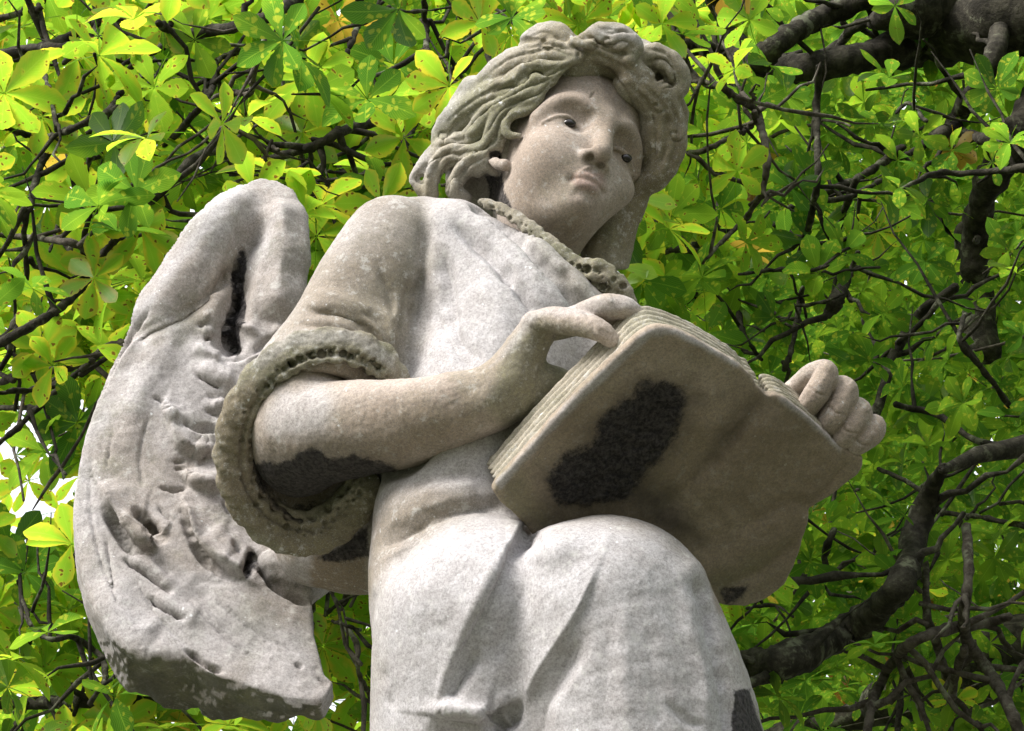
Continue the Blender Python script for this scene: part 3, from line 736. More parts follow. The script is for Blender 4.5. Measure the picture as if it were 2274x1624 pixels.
# ------------------------------------------------------------------ the broken wing: a thick slab hanging upright behind the shoulder
E2 = np.array([0, 0.8, -0.6]); E3 = np.array([0, 0.6, 0.8])
def make_wing():
    c0 = -900.0
    out = [(575,393),(612,397),(650,420),(670,455),(676,520),(670,620),(662,700),(690,790),(760,900),(780,1100),(760,1230),(690,1290),(696,1330),(700,1400),(712,1450),(722,1490),(742,1508),(728,1535),(712,1553),
           (640,1546),(560,1522),(480,1498),(425,1462),(400,1452),(340,1450),(285,1442),(240,1390),(200,1310),(175,1230),(163,1140),(166,1060),(190,960),(218,880),(250,800),(310,690),(400,560),(480,470),(535,412)]
    P = []
    for u, v in out:
        y = -v; b = (y - 0.6 * c0) / 0.8; P.append((u, b))
    P = np.array(P)
    f = Field((130, P[:, 1].min() - 40, c0 - 150), (800, P[:, 1].max() + 30, c0 + 40), 4.4)
    f.slab(P, c0 - 122, c0 - 8, 9)
    m = f.mesh()
    V = m.V; W = np.zeros_like(V)
    vv = -(V[:, 1] * 0.8 + c0 * 0.6); tk = np.interp(V[:, 0], [200, 280, 400, 560, 640, 730], [110, 150, 205, 130, 85, 60]) / 114
    kk = 1 + (tk - 1) * np.clip((vv - 1180) / 220, 0, 1); V[:, 2] = c0 - 8 + (V[:, 2] - c0 + 8) * kk
    W[:, 0] = V[:, 0]; W[:, 1] = V[:, 1] * 0.8 + V[:, 2] * 0.6; W[:, 2] = -0.6 * V[:, 1] + 0.8 * V[:, 2]
    m.V = W; m.smooth(3, 0.5)
    # round the top, cup the blade: shift along the line of depth
    u, v = m.V[:, 0], -m.V[:, 1]
    x0 = np.interp(v, [390, 560, 800, 960, 1150, 1400, 1600], [600, 480, 320, 260, 260, 330, 480])
    m.V[:, 2] += -0.0016 * np.clip(x0 - u, 0, 400) ** 2 - 0.0006 * np.clip(u - x0 - 60, 0, 500) ** 2
    top = np.clip((560 - v) / 170, 0, 1); m.V[:, 2] -= top ** 2 * 60
    return m
WING = make_wing()
S = [
 ('r', 24, 46, [(560,430),(470,520),(390,640),(320,740)]), ('r', 26, 44, [(620,450),(625,540),(615,640),(600,720)]),
 ('v', -34, 44, [(580,462),(548,545),(528,640),(512,730),(520,790)]), ('v', -30, 14, [(540,560),(530,620),(524,680),(508,730),(512,770),(528,785)]),
 ('v', -14, 22, [(545,560),(490,640),(418,700),(340,735),(300,760)]), ('s', 12, 26, [(560,560),(500,640),(418,690),(340,725),(298,760),(255,820)]),
 ('v', -12, 9, [(330,690),(280,760),(240,830),(219,880)]), ('r', 6, 8, [(300,690),(255,770),(222,850)]),
 ('r', 14, 34, [(400,740),(330,830),(290,930),(290,1010)]), ('v', -12, 60, [(480,900),(440,1010),(400,1100)]),
 # torn feather roots beside the sleeve
 ('s', 20, 18, [(482,1009),(450,1016),(426,1013),(394,993),(378,957),(370,920)][::-1]), ('r', 14, 20, [(400,960),(450,980),(480,985)]), ('v', -16, 12, [(405,930),(440,950),(480,952)]),
 ('s', 16, 14, [(366,893),(362,905),(375,925),(388,935)]), ('v', -10, 6, [(340,884),(356,890),(372,915)]),
 ('v', -12, 9, [(440,835),(470,850),(490,862)]), ('r', 14, 16, [(440,820),(480,838),(520,850)]), ('r', 12, 14, [(430,770),(460,790),(485,800)]), ('v', -14, 10, [(455,748),(478,748)]),
 ('r', 10, 12, [(448,708),(466,706)]), ('v', -9, 7, [(442,722),(462,724)]), ('r', 10, 12, [(450,735),(470,738)]),
 ('v', -12, 9, [(462,878),(490,884),(508,880)]), ('v', -12, 8, [(460,910),(485,920),(500,930)]), ('r', 12, 12, [(470,896),(500,900)]), ('r', 10, 14, [(500,815),(540,800),(580,790)]),
 ('v', -12, 12, [(510,800),(560,780),(610,750)]), ('r', 14, 22, [(545,735),(555,720)]), ('r', 10, 16, [(600,735),(630,745)]),
 ('s', 18, 16, [(405,1048),(412,1066),(440,1085),(491,1091)]), ('r', 12, 16, [(420,1055),(460,1062),(490,1062)]), ('v', -9, 6, [(388,1026),(410,1024)]), ('v', -9, 6, [(390,1042),(410,1040)]),
 ('v', -12, 7, [(355,1082),(385,1090),(410,1088)]), ('v', -12, 8, [(351,1125),(365,1145),(379,1157)]),
 # the big feather with its hollow
 ('s', 26, 34, [(214,1078),(232,1115),(251,1153),(291,1200),(327,1221),(347,1212),(362,1190)]), ('v', -24, 17, [(236,1130),(262,1180),(300,1222),(345,1226)]),
 ('v', -34, 16, [(303,1135),(325,1158),(350,1182),(358,1200)]), ('r', 10, 12, [(268,1140),(300,1175),(330,1208)]), ('v', -18, 12, [(325,1165),(345,1195),(345,1212)]),
 ('v', -22, 10, [(279,1245),(320,1270),(350,1293),(376,1318)]), ('v', -20, 10, [(331,1329),(365,1352),(408,1376)]), ('v', -18, 9, [(415,1446),(450,1472),(492,1490)]), ('r', 7, 16, [(290,1236),(340,1268),(385,1305)]),
 ('r', 8, 22, [(345,1325),(400,1360),(440,1375)]), ('v', -7, 5, [(234,1190),(245,1260),(258,1320)]), ('v', -6, 10, [(340,1240),(380,1275)]),
 ('s', 20, 24, [(405,1120),(412,1150),(428,1200),(455,1235),(480,1253),(520,1275),(545,1290)]), ('v', -16, 12, [(408,1135),(422,1190),(460,1250),(530,1292)]),
 ('v', -24, 16, [(556,1225),(552,1250),(548,1278)]), ('r', 12, 26, [(470,1170),(520,1230)]), ('v', -26, 16, [(560,1232),(600,1280),(640,1312),(690,1332)]), ('r', 16, 24, [(590,1225),(640,1270),(690,1300)]),
 ('v', -5, 5, [(205,1000),(200,1120),(222,1240),(262,1350)]), ('v', -5, 5, [(250,960),(236,1040)]), ('v', -4, 5, [(300,1290),(350,1370),(420,1440)]), ('v', -5, 6, [(420,1330),(500,1410),(590,1470)]), ('v', -4, 5, [(480,1330),(570,1400),(660,1450)]), ('v', -5, 6, [(330,930),(310,1010),(318,1080)]),
 ('v', -10, 8, [(495,1110),(520,1150)]), ('v', -12, 9, [(520,1200),(535,1225)]), ('v', -10, 8, [(600,1290),(640,1300),(670,1310)]),
 ('r', 10, 50, [(230,1280),(280,1380),(340,1430)]), ('v', -10, 60, [(420,1290),(500,1380),(600,1460)]), ('v', -8, 5, [(705,1505),(720,1512),(728,1518)]), ('v', -9, 8, [(655,1475),(672,1482)]),
]
WING.strokes([(k, a * (1.75 if abs(a) > 15 else 1.4), w, p) for k, a, w, p in S], facing=-0.1)
WING.roughen([(3.5, 80, 1), (1.5, 26, 2), (1.0, 11, 3)])
# broken faces are rougher
m = WING; N = m.normals(); br = np.clip((-N[:, 1] - 0.35) * 3, 0, 1) * (m.V[:, 1] < -1420)
m.V += N * (br * (9 * vnoise(m.V, 40, 21) + 5 * vnoise(m.V, 15, 22)))[:, None]
i = (m.V[:, 0] > 400) & (m.V[:, 1] < -780) & (m.V[:, 1] > -1300)
torn = np.clip((m.V[:, 0] - 420) / 60, 0, 1) * i * np.clip(N[:, 2] * 3, 0, 1)
m.V += N * (torn * (2.5 * vnoise(m.V, 44, 31) + 1.8 * vnoise(m.V, 15, 32)))[:, None]
WING.paint('crust_shade', [(532,556),(548,560),(546,600),(540,640),(548,680),(542,712),(530,740),(536,775),(526,790),(508,776),(496,750),(500,712),(514,690),(516,620)], 5, 1, 4)
WING.paint('crust_shade', [(548,1225),(566,1228),(562,1262),(548,1285),(540,1270)], 6, 0.9, 4)
WING.paint('warm', [(570,470),(600,430),(560,560),(510,690),(400,720),(470,600)], 30, 0.35, 20)
WING.paint('warm', [(220,1080),(260,1170),(330,1240),(375,1190),(300,1120)], 26, 0.3, 14)
WING.paint('pale', [(540,400),(500,470),(400,590),(310,720),(280,720),(400,550),(520,410)], 20, 0.6, 16)
WING.paint('pale', [(170,1000),(230,1400),(290,1430),(700,1500),(700,1400),(540,1330),(300,1240),(240,1100)], 60, 0.45, 40)
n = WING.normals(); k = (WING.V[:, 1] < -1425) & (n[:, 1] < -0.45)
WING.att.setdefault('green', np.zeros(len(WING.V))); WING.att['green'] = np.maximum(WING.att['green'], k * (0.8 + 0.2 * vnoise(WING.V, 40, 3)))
WING.att['soot_shade'] = k * (0.35 + 0.3 * vnoise(WING.V, 60, 5))  # broken underside: green staining, plus shade put into the colour
# ------------------------------------------------------------------ the open stone book
def zb(u, v):
    """depth of the cover: a plane tipped down and away from the reader, bent at the spine"""
    z = 400 - 0.29 * (u - 1110) + 0.53 * (1110 - v)
    s = (u - 1690) * 0.71 + (v - 860) * 0.70                # distance to the spine, + on the far panel
    return z - 12 * np.exp(-(s / 60) ** 2) - 0.0003 * np.clip(-s - 60, 0, 400) ** 2 + 14 * np.sin(np.clip((s + 120) / 90, 0, 3.14)) * 0.6
cover = [(1096,1092),(1104,1072),(1150,1020),(1250,910),(1350,810),(1420,745),(1445,731),(1470,728),(1505,736),(1540,750),(1600,785),(1640,812),(1665,832),(1680,858),(1706,880),(1722,876),(1745,888),(1800,930),(1862,990),(1905,1012),(1916,1018),(1914,1040),(1904,1056),
         (1860,1092),(1800,1132),(1790,1180),(1778,1225),(1742,1300),(1700,1334),(1655,1350),(1600,1345),(1500,1310),(1400,1290),(1260,1250),(1190,1200),(1150,1150),(1132,1134),(1110,1112)]
NB = np.array([0.25, -0.45, 0.857])
def make_cover():
    P = np.array(cover, float) * [1, -1]
    f = Field((1070, -1380, -60), (1950, -700, 60), 4.2)
    f.slab(P, -13, 13, 7)
    m = f.mesh(); m.smooth(1, 0.5)
    u, v, c = m.V[:, 0].copy(), -m.V[:, 1], m.V[:, 2].copy()
    m.V[:, 2] = zb(u, v)
    m.V += NB * (c - 13)[:, None]
    m.strokes([('v', -9, 50, [(1480,880),(1400,980),(1300,1100)]), ('r', 7, 12, [(1108,1080),(1250,920),(1420,752),(1470,738)]), ('v', -5, 12, [(1130,1090),(1270,930),(1430,780)]),
               ('v', -12, 40, [(1690,880),(1620,960),(1540,1060),(1440,1180)]), ('r', 8, 40, [(1740,920),(1650,1010),(1560,1120)]), ('v', -8, 18, [(1655,935),(1600,1005),(1545,1065)]), ('r', 6, 16, [(1560,960),(1600,930)]),
               ('r', 5, 60, [(1600,860),(1520,960)]), ('r', 5, 9, [(1470,740),(1560,772),(1650,828)]), ('r', 8, 34, [(1500,1300),(1620,1240),(1760,1150)]), ('v', -12, 24, [(1600,1310),(1690,1270),(1770,1200)]), ('v', -10, 30, [(1800,1120),(1740,1120),(1640,1180)]), ('v', -8, 12, [(1880,1030),(1830,1090),(1780,1130)])], facing=-0.3)
    m.roughen([(2.6, 60, 4), (1.6, 18, 5), (0.8, 8, 6)])
    CR = [(1429,853),(1470,850),(1503,862),(1521,885),(1516,922),(1493,977),(1457,1031),(1420,1068),(1384,1113),(1302,1123),(1256,1118),(1224,1091),(1215,1063),(1247,1013),(1311,981),(1338,922),(1375,894),(1411,885)]
    CR0 = [(1410,858),(1430,852),(1465,856),(1500,852),(1508,876),(1500,905),(1478,950),(1446,1000),(1420,1052),(1390,1080),(1330,1112),(1270,1116),(1236,1100),(1214,1075),(1232,1040),(1262,1010),(1300,990),(1312,960),(1350,930),(1372,905),(1405,890)]
    m.paint('crust_shade', CR, 34, 1.0, 18)
    m.paint('soot_shade', [(1300,960),(1420,840),(1530,850),(1540,930),(1440,1080),(1380,1130),(1220,1130),(1200,1060)], 50, 0.6, 16)
    m.paint('soot_shade', [(1500,870),(1560,890),(1540,900),(1490,960),(1430,1060),(1480,1100),(1560,1200),(1450,1180),(1380,1110),(1230,1150),(1200,1110),(1230,1060)], 60, 0.7, 24)
    m.paint('soot_shade', [(1700,870),(1640,960),(1540,1060),(1600,960)], 40, 0.5, 20)
    n = m.normals(); k = m.att['crust_shade'] > 0.6
    m.V += n * (k * (7 * np.abs(vnoise(m.V, 22, 41)) + 5 * vnoise(m.V, 10, 42)))[:, None]
    m.paint('warm', [(1500,850),(1900,1000),(1900,1300),(1300,1300),(1100,1100),(1300,900)], 80, 0.45, 50)
    m.paint('crust_shade', [(1596,1306),(1668,1296),(1650,1330),(1612,1350)], 14, 0.8, 8)
    m.paint('green', [(1560,1280),(1760,1200),(1700,1260),(1600,1320)], 30, 0.5, 14)
    m.paint('green', [(1096,1040),(1160,1050),(1190,1100),(1240,1180),(1110,1140)], 40, 0.6, 14)
    m.paint('pale', [(1100,1070),(1250,905),(1440,728),(1500,730),(1640,808),(1640,818),(1500,745),(1445,748),(1260,920),(1112,1085)], 8, 0.6, 5)
    m.paint('pale', [(1735,880),(1800,925),(1870,990),(1864,1004),(1790,935),(1725,888)], 8, 0.5, 5)
    return m
COVER = make_cover()
def make_pages(edge, depth, layers, inset=3.5, seed=0, back=None):
    """block of leaves: the outline at the cover swept away from the viewer, every leaf a ridge"""
    P = crom([(a, -b) for a, b in edge] + [(edge[0][0], -edge[0][1])], 14)[:-1]
    c = P.mean(0)
    T = np.roll(P, -1, 0) - np.roll(P, 1, 0); T /= np.linalg.norm(T, axis=1)[:, None]
    area = (P[:, 0] * np.roll(P[:, 1], -1) - np.roll(P[:, 0], -1) * P[:, 1]).sum()
    Nn = np.stack([T[:, 1], -T[:, 0]], 1) * (1 if area > 0 else -1)
    K = layers * 8; rings = []
    for j in range(K + 1):
        t = j / K; ph = (j % 8) / 8
        off = -inset * (0.5 + 0.5 * math.cos(2 * math.pi * ph)) ** 2.2
        rnd = -7 * max(0, (t - 0.93) / 0.07) ** 2
        Q = P + Nn * (off + rnd)
        z = zb(P[:, 0], -P[:, 1]) - 26
        R = np.stack([Q[:, 0], Q[:, 1], z], 1) - NB * (t * depth)
        rings.append(R)
    n = len(P); V = np.vstack(rings)
    V += (1.6 * vnoise(V, 34, seed))[:, None] * np.hstack([np.tile(Nn, (K + 1, 1)), np.zeros((len(V), 1))]) + (1.4 * vnoise(V, 9, seed + 3))[:, None] * np.hstack([np.tile(Nn, (K + 1, 1)), np.zeros((len(V), 1))])
    i = np.arange(K)[:, None] * n; j = np.arange(n)[None]
    F = np.stack([i + j, i + (j + 1) % n, i + n + (j + 1) % n, i + n + j], -1).reshape(-1, 4)
    # caps as fans towards the centre
    cc = [V[:n].mean(0), V[-n:].mean(0)]
    V = np.vstack([V, cc]); a = len(V) - 2
    F1 = np.stack([np.roll(np.arange(n), -1), np.arange(n), np.full(n, a), np.full(n, a)], 1)
    F2 = np.stack([K * n + np.arange(n), K * n + np.roll(np.arange(n), -1), np.full(n, a + 1), np.full(n, a + 1)], 1)
    m = Mesh(V, F if area < 0 else F[:, ::-1]); m.caps = (F1, F2)
    F = m.F; tri = np.vstack([F1[:, :3], F2[:, :3]])
    if area < 0: pass
    m.tri = tri
    # quads only: split each cap triangle into a degenerate-free quad by adding the edge midpoint
    V2 = list(V); Q = []
    base = len(V); mids = (V[tri[:, 0]] + V[tri[:, 1]]) / 2
    m.V = np.vstack([V, mids]); Q = np.stack([tri[:, 0], base + np.arange(len(tri)), tri[:, 1], tri[:, 2]], 1)
    m.F = np.vstack([m.F, Q])
    return m
PAGES1 = make_pages([(1112,1092),(1180,1012),(1260,925),(1350,832),(1415,762),(1446,744),(1480,744),(1560,775),(1640,822),(1672,850),(1690,880),(1600,1000),(1450,1160),(1300,1150),(1160,1118)], 146, 7, 8.5, 1)
PAGES2 = make_pages([(1706,890),(1714,876),(1745,882),(1800,922),(1860,986),(1830,1040),(1760,1100),(1680,1160),(1600,1160),(1640,1020)], 108, 6, 8, 2)
for m in (PAGES1, PAGES2):
    m.paint('green', [(1380,700),(1440,670),(1480,700),(1640,800),(1400,760)], 30, 0.4, 14)
    m.paint('green', [(1430,735),(1470,720),(1660,820),(1700,880),(1480,760)], 10, 0.5, 6)
def assemble():
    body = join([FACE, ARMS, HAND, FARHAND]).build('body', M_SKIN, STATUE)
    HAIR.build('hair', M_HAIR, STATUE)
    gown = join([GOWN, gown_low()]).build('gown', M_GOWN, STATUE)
    LACE.build('lace_trim', M_LACE, gown)
    WING.build('wing', M_WING, STATUE)
    book = COVER.build('book', M_BOOK, STATUE)
    PAGES1.build('page_block', M_PAGE, book); PAGES2.build('page_block', M_PAGE, book)
    me, nt, out = newmat('black_glass'); t = NT(nt); b = t.n('ShaderNodeBsdfPrincipled')
    b.inputs['Base Color'].default_value = (0.012, 0.009, 0.008, 1); b.inputs['Roughness'].default_value = 0.12; t.l(b.outputs[0], out.inputs['Surface'])
    for (u, v, r) in ((1263, 275, 15.5), (1388, 352, 15)):
        z = surf_z(FACE, u, v, 5) or -330
        ball_mesh(np.array([u, -v, z - 8.0]), np.array([r, r * 0.72, r * 0.75])).build('eye', me, body)
assemble()
# ------------------------------------------------------------------ the horse chestnut behind the statue
def leaf_mat():
    m, nt, out = newmat('chestnut_leaf'); t = NT(nt)
    geo = t.n('ShaderNodeNewGeometry').outputs['Position']
    lf = t.attr('leaf').outputs['Vector']; sep = t.n('ShaderNodeSeparateXYZ'); t.l(lf, sep.inputs[0])
    s, a, r = sep.outputs[0], sep.outputs[1], sep.outputs[2]      # along, across (0 at the rib), random tone with shade tint
    # side veins run forward from the rib
    vn = t.math('FRACT', t.math('SUBTRACT', t.math('MULTIPLY', s, 15.0), t.math('MULTIPLY', a, 5.0)))
    vein = t.math('MAXIMUM', t.ramp(t.math('ABSOLUTE', t.math('SUBTRACT', vn, 0.5)), 0.12, 0.0), t.ramp(a, 0.07, 0.02))
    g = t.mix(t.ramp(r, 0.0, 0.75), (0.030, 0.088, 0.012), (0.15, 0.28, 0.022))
    big = t.noise(geo, 5.0, 3, 0.6); sm = t.noise(geo, 45.0, 3, 0.6)
    g = t.mix(t.ramp(big, 0.42, 0.68, 0, 0.5), g, (0.16, 0.25, 0.014))
    yel = t.math('MULTIPLY', t.ramp(t.math('ADD', a, t.math('MULTIPLY', sm, 1.2)), 0.9, 1.6), t.ramp(r, 0.3, 0.9))
    g = t.mix(t.math('MULTIPLY', yel, 0.75), g, (0.34, 0.27, 0.03))
    g = t.mix(t.ramp(r, 0.976, 0.98), g, (0.30, 0.20, 0.04))
    g = t.mix(t.ramp(r, 0.986, 0.989), g, (0.16, 0.06, 0.02))
    g = t.mix(t.math('MULTIPLY', vein, 0.30), g, (0.22, 0.34, 0.05))
    v = t.n('ShaderNodeTexVoronoi'); v.inputs['Scale'].default_value = 78
    nz = t.n('ShaderNodeTexNoise'); nz.inputs['Scale'].default_value = 60; t.l(geo, nz.inputs['Vector']); ad = t.n('ShaderNodeVectorMath', operation='MULTIPLY_ADD'); t.l(nz.outputs['Color'], ad.inputs[0]); ad.inputs[1].default_value = (0.02, 0.02, 0.02); t.l(geo, ad.inputs[2]); t.l(ad.outputs[0], v.inputs['Vector'])
    sc2 = t.n('ShaderNodeSeparateColor'); t.l(v.outputs['Color'], sc2.inputs[0])
    spot = t.math('MULTIPLY', t.ramp(t.math('ADD', v.outputs['Distance'], t.math('MULTIPLY', sm, 0.25)), 0.40, 0.30), t.ramp(sc2.outputs[0], 0.5, 0.56))
    spot = t.math('MULTIPLY', spot, t.ramp(r, 0.12, 0.3))
    halo = t.math('MULTIPLY', t.ramp(v.outputs['Distance'], 0.5, 0.3), t.ramp(sc2.outputs[0], 0.62, 0.68))
    g = t.mix(t.math('MULTIPLY', halo, 0.4), g, (0.30, 0.30, 0.04))
    g = t.mix(t.math('MULTIPLY', spot, 0.9), g, (0.085, 0.030, 0.012))
    tr = t.n('ShaderNodeMix'); tr.data_type = 'RGBA'; tr.blend_type = 'MULTIPLY'; tr.inputs[0].default_value = 1.0
    gm = t.n('ShaderNodeVectorMath', operation='MULTIPLY'); t.l(g, gm.inputs[0]); gm.inputs[1].default_value = (2.8, 2.65, 1.9)
    d = t.n('ShaderNodeBsdfDiffuse'); t.l(g, d.inputs[0]); tl = t.n('ShaderNodeBsdfTranslucent'); t.l(gm.outputs[0], tl.inputs[0])
    gl = t.n('ShaderNodeBsdfGlossy'); gl.inputs['Roughness'].default_value = 0.45; gl.inputs[0].default_value = (0.5, 0.5, 0.5, 1)
    m1 = t.n('ShaderNodeMixShader'); m1.inputs[0].default_value = 0.66; t.l(d.outputs[0], m1.inputs[1]); t.l(tl.outputs[0], m1.inputs[2])
    m2 = t.n('ShaderNodeMixShader'); m2.inputs[0].default_value = 0.025; t.l(m1.outputs[0], m2.inputs[1]); t.l(gl.outputs[0], m2.inputs[2])
    t.l(m2.outputs[0], out.inputs[0]); return m
def bark_mat(name, c1, c2, lich):
    m, nt, out = newmat(name); t = NT(nt)
    geo = t.n('ShaderNodeNewGeometry').outputs['Position']
    n1 = t.noise(geo, 28, 5, 0.65); n2 = t.noise(geo, 130, 4, 0.7); n3 = t.noise(geo, 14, 4, 0.7)
    c = t.mix(t.ramp(n1, 0.38, 0.62), c1, c2); c = t.mix(t.ramp(n3, 0.56, 0.66, 0, lich), c, (0.22, 0.24, 0.17))
    b = t.n('ShaderNodeBsdfPrincipled'); t.l(c, b.inputs['Base Color']); b.inputs['Roughness'].default_value = 0.95; b.inputs['Specular IOR Level'].default_value = 0.1
    bp = t.n('ShaderNodeBump'); bp.inputs['Strength'].default_value = 0.8; bp.inputs['Distance'].default_value = 0.01
    t.l(t.math('ADD', n1, t.math('MULTIPLY', n2, 0.4)), bp.inputs['Height']); t.l(bp.outputs[0], b.inputs['Normal']); t.l(b.outputs[0], out.inputs[0]); return m
M_LEAF = leaf_mat()
M_BARK = bark_mat('chestnut_bark', (0.026, 0.024, 0.02), (0.065, 0.06, 0.048), 0.45)
M_TWIG = bark_mat('lichened_twig', (0.05, 0.042, 0.036), (0.12, 0.105, 0.09), 0.6)

def leaflet(rows, cols, Ln, Wd, bend, fold, serr):
    """local: x along, y across, z up"""
    V = []; A = []
    for i in range(rows + 1):
        s = i / rows
        w = Wd * float(np.interp(s, [0, .1, .2, .35, .5, .62, .72, .8, .87, .93, .97, 1], [.05, .16, .32, .6, .84, .97, 1, .93, .74, .44, .2, .01]))
        w *= 1 + (serr if i % 2 else -serr)
        for j in range(cols + 1):
            q = j / cols * 2 - 1
            V.append((s * Ln, q * w, -bend * Ln * s * s + abs(q) * w * fold + 0.012 * math.sin(s * 40) * abs(q) * Ln * 0.3)); A.append((s, abs(q)))
    F = [(i * (cols + 1) + j, i * (cols + 1) + j + 1, (i + 1) * (cols + 1) + j + 1, (i + 1) * (cols + 1) + j) for i in range(rows) for j in range(cols)]
    return np.array(V), np.array(A), np.array(F)
def compound(rows, cols, serr):
    n = random.choice([5, 5, 6, 7, 7]); Vs, As, Fs, off = [], [], [], 0
    span = math.radians(random.uniform(225, 300))
    for k in range(n):
        a = (k / (n - 1) - 0.5) * span; mid = 1 - abs(k / (n - 1) - 0.5) * 0.9
        L = (0.62 + 0.45 * mid) * random.uniform(0.9, 1.08)
        V, A, F = leaflet(rows, cols, L, L * random.uniform(0.22, 0.275), random.uniform(0.05, 0.65), random.uniform(-0.15, 0.5), serr)
        tw = random.uniform(-0.45, 0.45); ct, st = math.cos(tw), math.sin(tw)
        V = V @ np.array([[1, 0, 0], [0, ct, st], [0, -st, ct]])
        up = random.uniform(-0.15, 0.75); cu, su = math.cos(up), math.sin(up)
        V = V @ np.array([[cu, 0, su], [0, 1, 0], [-su, 0, cu]])
        V[:, 0] += 0.03
        ca, sa = math.cos(a), math.sin(a); V = V @ np.array([[ca, sa, 0], [-sa, ca, 0], [0, 0, 1]])
        Vs.append(V); As.append(np.hstack([A, np.full((len(A), 1), k * 0.001)])); Fs.append(F + off); off += len(V)
    # stalk
    P = np.array([(-0.9, 0, -0.05, 0.012), (-0.45, 0, 0.04, 0.011), (0.0, 0, 0, 0.014), (0.03, 0, 0, 0.008)])
    tm = tubemesh([P], 3); Vs.append(tm.V); As.append(np.tile([0.3, 0.0, 0], (len(tm.V), 1))); Fs.append(tm.F + off)
    return np.vstack(Vs), np.vstack(As), np.vstack(Fs)
HI = [compound(14, 4, 0.035) for _ in range(9)]
LO = [compound(8, 2, 0.0) for _ in range(9)]
LV, LA, LF, LOFF = [], [], [], 0
def put_leaf(p, size, hi, nrm=None, az=None, rnd=None):
    global LOFF
    V, A, F = random.choice(HI if hi else LO)
    n = Vector(nrm) if nrm is not None else Vector((random.gauss(0, 0.6), random.gauss(0.3, 0.6), 1)).normalized()
    az = random.uniform(0, 2 * math.pi) if az is None else az
    x = Vector((math.cos(az), math.sin(az), 0)); x = (x - n * x.dot(n)).normalized(); y = n.cross(x)
    R = np.array([x, y, n])
    W = (V * size) @ R + np.array(p)
    A = A.copy(); q = random.random()
    if rnd is None: rnd = (q if q > 0.96 else q * (0.32 if p[0] > 0.55 else 1) * (1 if p[0] < 0.2 else 0.9)) * 0.99  # leaves on the right tinted darker, shade put into their colour
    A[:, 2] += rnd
    LV.append(W); LA.append(A); LF.append(F + LOFF); LOFF += len(V)

